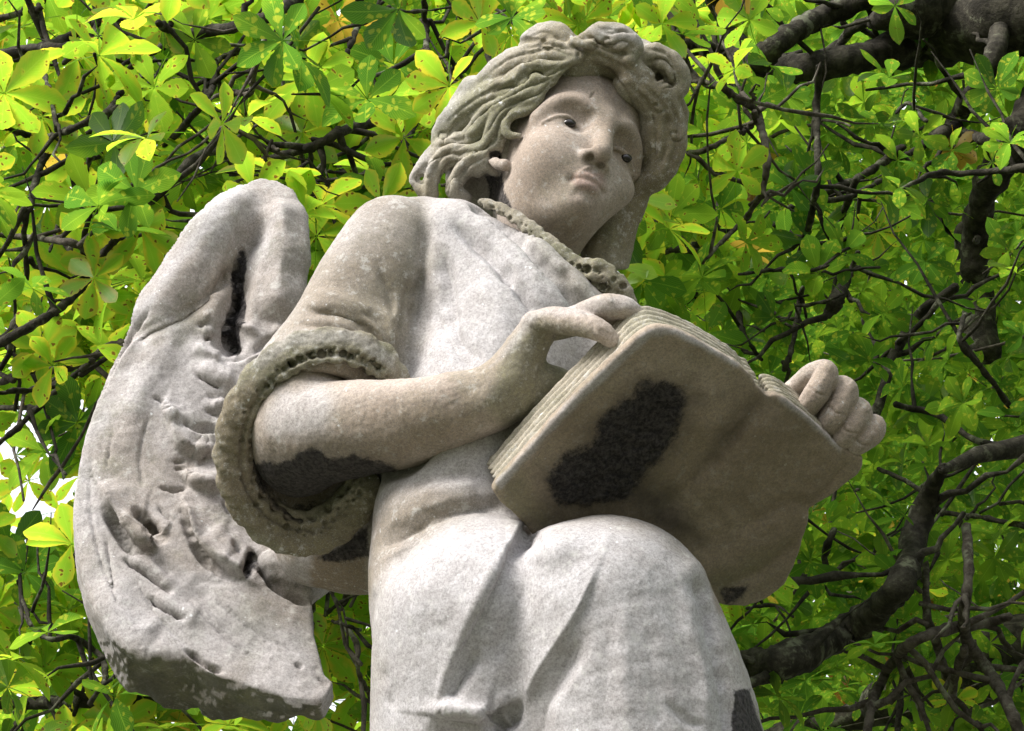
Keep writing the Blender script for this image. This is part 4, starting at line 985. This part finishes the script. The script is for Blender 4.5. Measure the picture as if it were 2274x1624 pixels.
# branches traced through the crown: (depth in m, material, points (u, v, radius))
D = 4.9
BR = [
 (5.1,0,[(-60,140,14),(60,112,14),(130,95,13),(190,62,12),(250,40,11),(330,48,10)]), (5.0,0,[(-40,125,10),(60,108,11),(140,104,12),(230,88,9)]), (5.2,0,[(-30,50,9),(40,30,9),(90,20,8)]),
 (4.8,0,[(350,52,9),(400,76,13),(480,66,16),(560,50,17),(625,22,17),(690,-30,18)]), (5.0,0,[(400,78,11),(350,110,9),(290,150,8),(268,200,8)]), (5.0,0,[(215,60,7),(180,110,8),(140,140,6)]),
 (4.7,0,[(-60,790,13),(30,745,13),(110,700,12),(170,650,12),(215,585,12),(300,478,13),(380,405,12),(430,352,12),(480,336,11),(540,348,9)]), (4.9,0,[(535,362,9),(600,352,10),(690,325,13),(760,292,14),(840,268,14),(905,245,14),(990,212,11),(1050,205,9)]),
 (4.8,0,[(-40,255,7),(30,290,8),(90,305,8),(140,295,10),(200,268,11),(240,250,11),(268,205,8)]), (4.8,0,[(130,300,10),(90,370,11),(70,440,10),(55,500,8),(60,620,7)]), (4.75,0,[(100,170,6),(118,230,7),(125,290,7)]),
 (4.7,1,[(-30,520,8),(60,528,9),(130,535,9),(180,548,10),(215,575,9)]), (4.9,0,[(235,262,8),(215,320,8),(190,380,8),(175,440,8),(160,520,7),(155,570,7)]), (4.9,0,[(170,430,5),(130,500,5),(110,560,4)]),
 (5.1,0,[(530,112,8),(480,140,9),(470,200,9),(430,255,9),(390,300,9),(365,320,8)]), (4.7,1,[(590,50,5),(585,90,6),(565,160,7),(555,208,7),(500,205,5),(450,235,4)]), (4.7,1,[(508,215,7),(512,260,7),(498,310,8),(492,345,9)]), (4.7,1,[(540,215,4),(552,270,4),(590,315,4),(620,335,4)]),
 (4.9,0,[(940,-20,7),(945,60,8),(948,110,8),(962,165,9),(1005,205,11),(1050,215,9)]), (5.0,0,[(1000,215,12),(945,238,13),(915,280,12),(890,350,11),(862,425,10)]), (5.1,0,[(1065,20,8),(1078,90,8),(1088,150,7)]), (5.0,0,[(1110,-10,5),(1150,40,6),(1180,80,5)]),
 (5.0,0,[(790,-20,8),(800,30,9),(790,70,8),(770,120,7)]), (4.8,0,[(800,30,6),(850,24,6),(920,26,5),(1000,18,4)]), (5.0,0,[(690,330,7),(690,380,7),(672,430,8),(668,470,8),(664,560,7)]), (5.0,0,[(730,380,5),(790,390,6),(845,372,6)]), (5.0,0,[(668,500,6),(690,520,7),(730,535,7),(760,545,6)]), (5.0,0,[(700,470,7),(718,440,6),(730,410,5)]),
 (4.8,1,[(-30,860,9),(30,838,10),(70,822,10),(130,822,10),(190,805,11),(240,772,11),(300,755,9)]), (4.8,0,[(20,870,8),(90,862,8),(150,845,9),(205,800,9)]), (4.8,0,[(150,850,10),(90,900,8),(30,960,8),(-40,1010,8)]), (5.0,0,[(-30,910,7),(30,905,7),(90,905,6)]), (4.9,0,[(40,700,10),(20,740,10),(-40,770,10)]),
 (5.0,0,[(40,1350,4),(70,1390,6),(110,1420,8),(160,1415,8),(200,1438,8),(228,1462,8),(232,1510,7),(200,1560,7)]), (5.0,0,[(70,1390,6),(50,1330,5),(40,1290,4)]), (5.0,0,[(230,1460,6),(280,1440,5),(310,1480,6),(330,1520,5)]),
 (5.6,0,[(-40,1562,17),(80,1562,17),(180,1558,18),(300,1552,18),(420,1540,16),(560,1530,14)]), (5.5,0,[(60,1560,7),(40,1600,8),(10,1660,8)]), (5.5,0,[(160,1570,7),(130,1610,8),(100,1660,8)]),
 (5.2,1,[(695,1330,8),(692,1400,6)]), (5.2,0,[(690,1400,4),(740,1350,5),(800,1315,5),(840,1300,5)]), (5.2,1,[(775,1310,8),(758,1370,8),(790,1430,7),(798,1500,7),(830,1560,7)]), (5.2,0,[(740,1380,5),(770,1390,5),(800,1400,4)]),
 # the dark side
 (8.0,0,[(2520,-60,120),(2330,20,105),(2160,60,82),(2050,92,56),(1960,118,40),(1860,140,33),(1760,150,32),(1690,158,36),(1655,170,38)]),
 (8.0,0,[(2400,-120,110),(2200,-20,110),(2080,10,90),(1990,30,50),(1940,50,20)]),
 (8.0,0,[(1660,175,34),(1648,120,28),(1615,60,24),(1592,10,22),(1580,-50,22)]), (8.1,0,[(1650,130,22),(1560,112,20),(1480,100,18),(1400,92,16),(1330,80,12)]), (7.9,0,[(1680,140,30),(1730,95,26),(1800,50,25),(1880,15,26),(1980,-30,28)]),
 (8.1,0,[(1990,30,14),(1900,60,12),(1860,100,11),(1800,130,10),(1700,135,9)]), (8.0,0,[(1640,195,18),(1580,255,15),(1530,310,13),(1505,350,12),(1440,420,10)]), (7.8,0,[(2222,60,24),(2208,120,23),(2180,180,23),(2140,235,22),(2112,285,20),(2085,300,16)]),
 (7.8,0,[(2095,285,16),(2040,330,8),(2000,350,6)]), (7.8,0,[(2110,288,12),(2150,300,12),(2190,310,14),(2230,320,18)]), (7.9,0,[(2340,180,46),(2270,280,46),(2210,380,40),(2175,470,34),(2160,600,30)]),
 (6.5,1,[(1455,-30,7),(1480,30,7),(1510,60,8),(1515,110,8),(1535,160,8),(1565,188,8),(1605,196,8),(1640,222,9),(1678,245,9),(1690,285,9),(1702,350,9),(1694,420,8),(1660,478,7),(1630,510,6),(1590,550,4),(1560,585,3)]),
 (6.5,1,[(1676,250,7),(1670,280,6),(1630,300,6),(1585,325,6),(1545,340,6),(1500,342,5)]), (6.5,1,[(1480,184,4),(1540,182,5),(1600,190,5),(1620,215,5)]), (7.2,0,[(1818,150,8),(1812,260,9),(1815,340,8),(1812,420,8),(1790,520,8),(1760,600,7)]),
 (7.2,0,[(1425,545,12),(1450,575,10),(1500,555,9),(1550,560,7)]), (7.5,0,[(1430,465,14),(1500,480,18),(1560,482,18),(1605,475,14)]), (7.5,0,[(1600,480,16),(1560,530,14),(1520,580,12),(1500,650,11)]), (7.4,0,[(1400,440,14),(1395,520,15),(1392,600,15)]),
 (7.4,0,[(1560,640,8),(1480,700,6)]), (7.6,0,[(1740,470,7),(1850,420,10),(1900,400,9),(1960,360,10),(2000,330,12)]), (7.4,0,[(1720,500,6),(1800,450,7),(1880,440,7),(1960,400,6)]), (7.5,0,[(1900,400,8),(1870,480,8),(1850,560,7)]),
 (7.2,0,[(2000,420,4),(2080,385,7),(2160,385,7),(2300,370,9)]), (7.3,0,[(2055,270,5),(2020,230,4),(1990,250,4)]), (7.0,0,[(1640,610,3),(1720,600,5),(1800,600,5),(1840,590,4)]), (7.0,0,[(1700,660,3),(1760,680,4),(1830,670,4),(1870,655,4)]),
 (7.2,0,[(1905,560,6),(1885,605,8),(1868,645,15),(1850,680,17),(1832,706,7)]), (7.2,0,[(1780,640,6),(1770,700,7),(1755,780,7),(1740,820,8)]), (7.4,0,[(1640,690,8),(1650,740,6),(1690,800,5)]),
 (6.6,0,[(1560,1490,40),(1680,1480,40),(1750,1462,38),(1830,1425,36),(1900,1385,34),(1960,1345,34),(2000,1300,32),(2018,1240,28),(2040,1150,24),(2090,1040,20)]),
 (6.7,1,[(2052,1200,6),(2055,1290,9),(2058,1370,10),(2085,1450,10),(2105,1530,11),(2110,1660,12)]), (6.6,1,[(2240,1370,10),(2180,1385,12),(2090,1400,13),(2020,1430,13),(1990,1460,13),(1960,1510,12),(1935,1560,12),(1920,1660,12)]),
 (6.6,1,[(2145,1170,12),(2150,1280,12),(2140,1370,13),(2150,1430,14),(2195,1490,14),(2235,1560,14),(2270,1640,14)]), (6.6,1,[(2140,1440,11),(2115,1530,11),(2100,1660,11)]), (6.7,1,[(2000,1450,8),(2030,1530,9),(2060,1620,9)]),
 (6.8,0,[(2010,1440,7),(2000,1530,7),(1990,1640,7)]), (6.8,0,[(1630,1330,5),(1700,1290,5),(1780,1280,6),(1850,1290,5)]), (6.8,0,[(1780,1290,4),(1770,1200,5),(1790,1150,4)]), (6.9,0,[(1850,1290,5),(1830,1240,8),(1850,1180,9)]),
 (6.9,0,[(1660,1350,4),(1720,1345,4),(1760,1370,3)]), (7.0,0,[(1990,900,8),(2080,920,8),(2170,980,8),(2290,990,9)]), (7.0,0,[(2240,900,7),(2180,820,7),(2130,760,6),(2140,700,6)]), (7.1,0,[(2100,1140,6),(2180,1150,6),(2290,1170,7)]), (7.0,0,[(1950,1040,5),(2030,1080,6),(2090,1140,7)]),
 (8.6,0,[(1960,1560,60),(2120,1500,75),(2300,1440,90),(2520,1380,110)]), (8.8,0,[(1700,1640,26),(1860,1600,30),(2000,1560,44)]), (8.4,0,[(2150,520,34),(2165,640,36),(2190,780,38)]),  # first, thick limb added to stand for the crown's shaded interior
 (7.6,0,[(1900,1000,12),(1950,900,12),(1980,800,12),(2040,700,12),(2120,640,12)]),
]
TREE_BASE = at(2900, 3000, 9.0); TREE_BASE.z = 0.0
TREE = empty('horse_chestnut_tree', tuple(TREE_BASE))
tag(TREE, 'horse chestnut tree with spotted green leaves and dark limbs, filling the background', 'tree')
def world_path(dep, pts, jit=0.0):
    dep -= 0.4 if dep < 6.2 else (1.1 if dep < 8.3 else 0.5)
    if len(pts) == 2: pts = [pts[0], tuple((a + b) / 2 for a, b in zip(*pts)), pts[1]]
    P = crom(pts, 7); out = []
    ph = random.uniform(0, 9)
    for i, (u, v, r) in enumerate(P):
        dd = dep + jit * math.sin(i * 0.21 + ph)
        a = at(u + random.uniform(-1.4, 1.4), v + random.uniform(-1.4, 1.4), dd)
        k = dd / DIST
        out.append((a.x, a.y, a.z, r * k * random.uniform(0.9, 1.12) * (0.85 if dep < 5.4 else 1)))
    return np.array(out)
SITES = []
groups = {}
for q, (dep, mat, pts) in enumerate(BR):
    W = world_path(dep, pts, 0.12)
    sub = [W]
    n = len(W)
    for i in range(3, n - 1, 3):
        if dep < 12: SITES.append((W[i], dep))
    # small knotty side shoots
    for s in range(max(1, n // 7)):
        i = random.randrange(1, n - 1); b = W[i]; dr = np.array([random.gauss(0, 1), random.gauss(0, 0.6), random.gauss(0.1, 0.9)]); dr /= np.linalg.norm(dr)
        L = random.uniform(0.12, 0.42); P = []
        r0 = min(b[3] * 0.5, 0.008) + 0.002
        for k in range(7):
            t = k / 6; P.append((*(b[:3] + dr * L * t + np.array([0, 0, 0.06 * t * t]) + np.random.default_rng(q * 31 + s * 7 + k).normal(0, 0.006, 3)), r0 * (1 - 0.7 * t)))
        sub.append(np.array(P)); SITES.append((P[-1], dep)); SITES.append((P[-3], dep))
    m = tubemesh(sub, 10 if pts[0][2] > 15 else 7)
    m.V = m.V + 0.0
    m.roughness = 0
    N = m.normals(); m.V += N * (0.0022 * vnoise(m.V * 1000, 22, 5) + 0.0012 * vnoise(m.V * 1000, 9, 6))[:, None]
    if max(p[2] for p in pts) > 30: m.V += N * (0.012 * vnoise(m.V * 1000, 120, 8) + 0.006 * vnoise(m.V * 1000, 40, 9))[:, None]
    m.build('branch', M_TWIG if mat else M_BARK, TREE, world=False)
# trunk with its forks, standing to the right of the view
tp = [(TREE_BASE.x, TREE_BASE.y, -0.3, 0.55), (TREE_BASE.x, TREE_BASE.y, 1.0, 0.42), (TREE_BASE.x - 0.1, TREE_BASE.y, 3.0, 0.38)]
e1 = world_path(8.0, [(2520, -60, 120), (2400, -20, 110)])[0]; e2 = world_path(8.6, [(2520, 1380, 110), (2500, 1390, 110)])[0]; e3 = world_path(6.6, [(2090, 1040, 20), (2100, 1030, 20)])[0]
t1 = crom(tp + [tuple(e1[:3] + np.array([0.35, 0, -0.6])) + (0.25,), tuple(e1)], 8)
t2 = crom([tp[2], tuple(e2[:3] + np.array([0.4, 0, 0.1])) + (0.2,), tuple(e2)], 6)
t3 = crom([tuple(t1[26]), tuple(e3[:3] + np.array([0.6, 0.3, 0.5])) + (0.07,), tuple(e3)], 6)
m = tubemesh([t1, t2, t3], 20); N = m.normals(); m.V += N * (0.02 * vnoise(m.V * 1000, 160, 8) + 0.008 * vnoise(m.V * 1000, 50, 9))[:, None]
m.build('trunk', M_BARK, TREE, world=False)
# fine twigs
tw = []
for i in range(170):
    u = random.uniform(-150, 2420); v = random.uniform(-150, 1770); right = u > 1350
    dep = random.uniform(4.6, 6.0) if not right else random.uniform(6.5, 10.5)
    b = at(u, v, dep); P = []; d_ = Vector((random.gauss(0, 1), random.gauss(0, 0.7), random.gauss(0, 0.8))).normalized(); r0 = random.uniform(0.002, 0.0055) * (1 if not right else 1.5)
    L = random.uniform(0.25, 0.6) * (1 if not right else 1.6); p = Vector(b)
    for k in range(9):
        P.append((p.x, p.y, p.z, r0 * (1 - 0.07 * k))); d_ = (d_ + Vector((random.gauss(0, .22), random.gauss(0, .22), random.gauss(0.03, .22)))).normalized(); p = p + d_ * (L / 8)
    tw.append(np.array(P)); SITES.append((P[-1], dep)); SITES.append((P[4], dep))
m = tubemesh(tw, 5); m.build('twigs', M_TWIG, TREE, world=False)
TREE.children[-1]['kind'] = 'stuff'
# leaves: hung from branch and twig ends, then filling the crown
for (p, dep) in SITES:
    for _ in range(1 if random.random() < 0.5 else 0):
        o = Vector((random.gauss(0, 0.07), random.gauss(0, 0.07), random.gauss(-0.03, 0.06)))
        o = o + Vector((0, cp, sp)) * (random.uniform(0.35, 0.9) if random.random() < 0.85 else -0.15)
        put_leaf(Vector(p[:3]) + o, random.uniform(0.07, 0.10), dep < 6.8)
def fill(n, u0, u1, v0, v1, d0, d1, s0, s1, hi, keep=None):
    c = 0
    while c < n:
        u = random.uniform(u0, u1); v = random.uniform(v0, v1)
        if keep and random.random() > keep(u, v): continue
        put_leaf(at(u, v, random.uniform(d0, d1)), random.uniform(s0, s1), hi); c += 1
holes = [(40, 330, 26), (470, 400, 18), (330, 1500, 40), (230, 880, 26), (700, 420, 14), (60, 700, 24), (180, 980, 26), (1640, 250, 20), (1900, 250, 18), (1600, 640, 26), (2120, 810, 20), (1700, 740, 20), (1960, 1580, 30), (0, 1000, 150), (90, 960, 90), (40, 1080, 100), (90, 1150, 110), (130, 1290, 60), (320, 1440, 80), (90, 1450, 90), (60, 460, 70), (150, 430, 50), (220, 350, 30), (1560, 650, 45), (1855, 35, 30), (2190, 210, 40), (1690, 500, 30), (280, 1500, 80)]
def dens(u, v):
    q = 1.0
    for (a, b, r) in holes:
        d = math.hypot(u - a, v - b)
        if d < r: q = min(q, 0.12 + 0.5 * (d / r) ** 2)
    return q
fill(40, -100, 1000, -100, 1800, 3.9, 4.4, 0.07, 0.085, True, dens)
fill(90, -100, 1300, -200, 1800, 4.35, 4.8, 0.065, 0.085, True, dens)
fill(1250, -260, 1500, -260, 1900, 4.8, 6.0, 0.07, 0.10, True, dens)
fill(760, -260, 1700, -260, 1900, 6.0, 7.6, 0.09, 0.115, False, dens)
fill(90, 1350, 2560, 300, 1900, 5.6, 6.8, 0.065, 0.085, True, dens)
fill(700, 1250, 2560, -260, 1900, 7.5, 8.6, 0.075, 0.10, False, dens)
fill(2600, 1250, 2600, -260, 1900, 8.5, 11.0, 0.08, 0.11, False, lambda u, v: dens(u, v) * min(1, 0.35 + (u - 1250) / 700))
fill(1500, 1400, 2700, -300, 1900, 11.0, 14.0, 0.11, 0.16, False)
# unseen crown leaves added overhead and to the right, to shade that side
for _ in range(5500):
    p = (random.uniform(0.7, 8.5), random.uniform(-1.0, 15.0), random.uniform(5.0, 9.5)); p = (p[0], p[1], p[2] + 0.5 * max(0, p[1] - 2))
    if p[0] < 1.2 + 0.25 * abs(p[1] - 3): continue
    rel = Vector(p) - CAM; yv = rel.y * -sp + rel.z * cp; zv = rel.y * cp + rel.z * sp
    if zv > 0 and abs(rel.x / zv) < 0.25 and -0.2 < yv / zv < 0.19: continue
    put_leaf(p, random.uniform(0.19, 0.27), False)
# single leaves that stand out beside the statue
def single(u, v, dep, size, ang, rnd):
    """one leaflet seen nearly from its face"""
    global LOFF
    V, A, F = leaflet(11, 4, 1, 0.24, 0.10, 0.15, 0.05)
    right = Vector((1, 0, 0)); up = Vector((0, -sp, cp)); back = Vector((0, cp, sp))
    x = right * math.cos(ang) + up * math.sin(ang); y = (-right * math.sin(ang) + up * math.cos(ang)) * 0.8 + back * 0.6; n = x.cross(y)
    W = (V * size) @ np.array([x, y, n]) + np.array(at(u, v, dep)); A = np.hstack([A, np.full((len(A), 1), rnd)])
    LV.append(W); LA.append(A); LF.append(F + LOFF); LOFF += len(V)
single(1408, 440, 3.4, 0.062, -0.12, 0.5); single(1372, 590, 3.5, 0.06, -0.2, 0.4); single(1375, 640, 3.5, 0.05, 0.6, 0.3)
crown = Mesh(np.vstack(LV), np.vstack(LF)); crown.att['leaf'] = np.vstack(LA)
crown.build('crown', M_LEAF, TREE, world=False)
# ------------------------------------------------------------------ ground and plinth
m, nt, out = newmat('churchyard_grass'); t = NT(nt); geo = t.n('ShaderNodeNewGeometry').outputs['Position']
c = t.mix(t.ramp(t.noise(geo, 2.0, 6, 0.7), 0.4, 0.6), (0.03, 0.045, 0.015), (0.055, 0.065, 0.03)); c = t.mix(t.ramp(t.noise(geo, 0.5, 3), 0.5, 0.6), c, (0.12, 0.11, 0.08))
b = t.n('ShaderNodeBsdfPrincipled'); t.l(c, b.inputs['Base Color']); b.inputs['Roughness'].default_value = 1; t.l(b.outputs[0], out.inputs[0])
G = 3000.0
xs = np.concatenate([-np.geomspace(G, 8, 14), np.linspace(-6, 6, 25), np.geomspace(8, G, 14)])
XX, YY = np.meshgrid(xs, xs, indexing='ij'); ZZ = 0.05 * vnoise(np.stack([XX.ravel(), YY.ravel(), 0 * XX.ravel()], 1), 3.0).reshape(XX.shape) * (np.hypot(XX, YY) < 40)
V = np.stack([XX, YY, ZZ - 0.02], -1).reshape(-1, 3); n = len(xs); i = np.arange(n - 1)[:, None] * n; j = np.arange(n - 1)[None]
g = Mesh(V, np.stack([i + j, i + n + j, i + n + j + 1, i + j + 1], -1).reshape(-1, 4)); tag(g.build('ground', m, None, world=False), kind='structure')
base = STATUE.location
def prism(levels, cx, cy):
    V = []; 
    for (z, h) in levels: V += [(cx - h, cy - h, z), (cx + h, cy - h, z), (cx + h, cy + h, z), (cx - h, cy + h, z)]
    F = []
    for k in range(len(levels) - 1):
        for q in range(4): F.append((4 * k + q, 4 * k + (q + 1) % 4, 4 * k + 4 + (q + 1) % 4, 4 * k + 4 + q))
    F.append((3, 2, 1, 0)); a = 4 * (len(levels) - 1); F.append((a, a + 1, a + 2, a + 3))
    me = Mesh(np.array(V, float), np.array(F)); return me
zt = base.z
P_ = prism([(-0.1, .52), (.25, .52), (.25, .47), (.42, .47), (.46, .42), (.50, .38), (zt - .2, .34), (zt - .16, .38), (zt - .1, .42), (zt - .02, .42), (zt - 0.005, .40)], base.x, base.y + 0.05)
po = P_.build('plinth', M_GOWN, None, world=False); po.data.polygons.foreach_set('use_smooth', [False] * len(po.data.polygons))
tag(po, 'moulded square stone plinth under the angel', 'plinth')
# ------------------------------------------------------------------ camera, light
w = bpy.data.worlds.new('World'); sc.world = w; w.use_nodes = True
nt = w.node_tree; nt.nodes.clear()
sky = nt.nodes.new('ShaderNodeTexSky'); sky.sky_type = 'NISHITA'; sky.sun_disc = False
SUN_EL, SUN_AZ = math.radians(42), math.radians(-128)     # azimuth measured from +Y towards +X: behind the camera, to its left
sky.sun_elevation = SUN_EL; sky.sun_rotation = SUN_AZ; sky.air_density = 1.0; sky.dust_density = 6.0; sky.ozone_density = 0.6
bg = nt.nodes.new('ShaderNodeBackground'); bg.inputs[1].default_value = 0.105
wo = nt.nodes.new('ShaderNodeOutputWorld'); mx = nt.nodes.new('ShaderNodeMix'); mx.data_type = 'RGBA'; mx.inputs[0].default_value = 0.8; mx.inputs[7].default_value = (7.4, 7.5, 7.9, 1)   # thin bright cloud over the whole sky
nt.links.new(sky.outputs[0], mx.inputs[6]); tc = nt.nodes.new('ShaderNodeTexCoord'); sx = nt.nodes.new('ShaderNodeSeparateXYZ'); nt.links.new(tc.outputs['Generated'], sx.inputs[0])
mr = nt.nodes.new('ShaderNodeMapRange'); nt.links.new(sx.outputs[2], mr.inputs['Value'])     # overcast sky: three times brighter overhead than at the horizon
for k_, v_ in (('From Min', 0.0), ('From Max', 1.0), ('To Min', 0.28), ('To Max', 1.5)): mr.inputs[k_].default_value = v_
vm = nt.nodes.new('ShaderNodeVectorMath'); vm.operation = 'SCALE'; nt.links.new(mx.outputs[2], vm.inputs[0]); nt.links.new(mr.outputs[0], vm.inputs['Scale'])
nt.links.new(vm.outputs[0], bg.inputs[0]); nt.links.new(bg.outputs[0], wo.inputs[0])
sl = bpy.data.lights.new('sun', 'SUN'); sl.energy = 2.5; sl.angle = math.radians(28); sl.color = (1.0, 0.96, 0.90)
so = bpy.data.objects.new('sun', sl); COL.objects.link(so)
d = Vector((math.sin(SUN_AZ) * math.cos(SUN_EL), math.cos(SUN_AZ) * math.cos(SUN_EL), math.sin(SUN_EL)))
so.rotation_euler = d.to_track_quat('Z', 'Y').to_euler(); so.location = CAM + d * 20
cam = bpy.data.cameras.new('camera'); co = bpy.data.objects.new('camera', cam); COL.objects.link(co)
cam.sensor_width = 36; cam.lens = 36 * DIST / 2273.0; cam.clip_start = 0.05; cam.clip_end = 5000
co.location = CAM; co.rotation_euler = (math.pi / 2 + PITCH, 0, 0)
sc.camera = co
sc.view_settings.view_transform = 'Standard'; sc.view_settings.look = 'None'; sc.view_settings.exposure = 1.28; sc.view_settings.gamma = 1
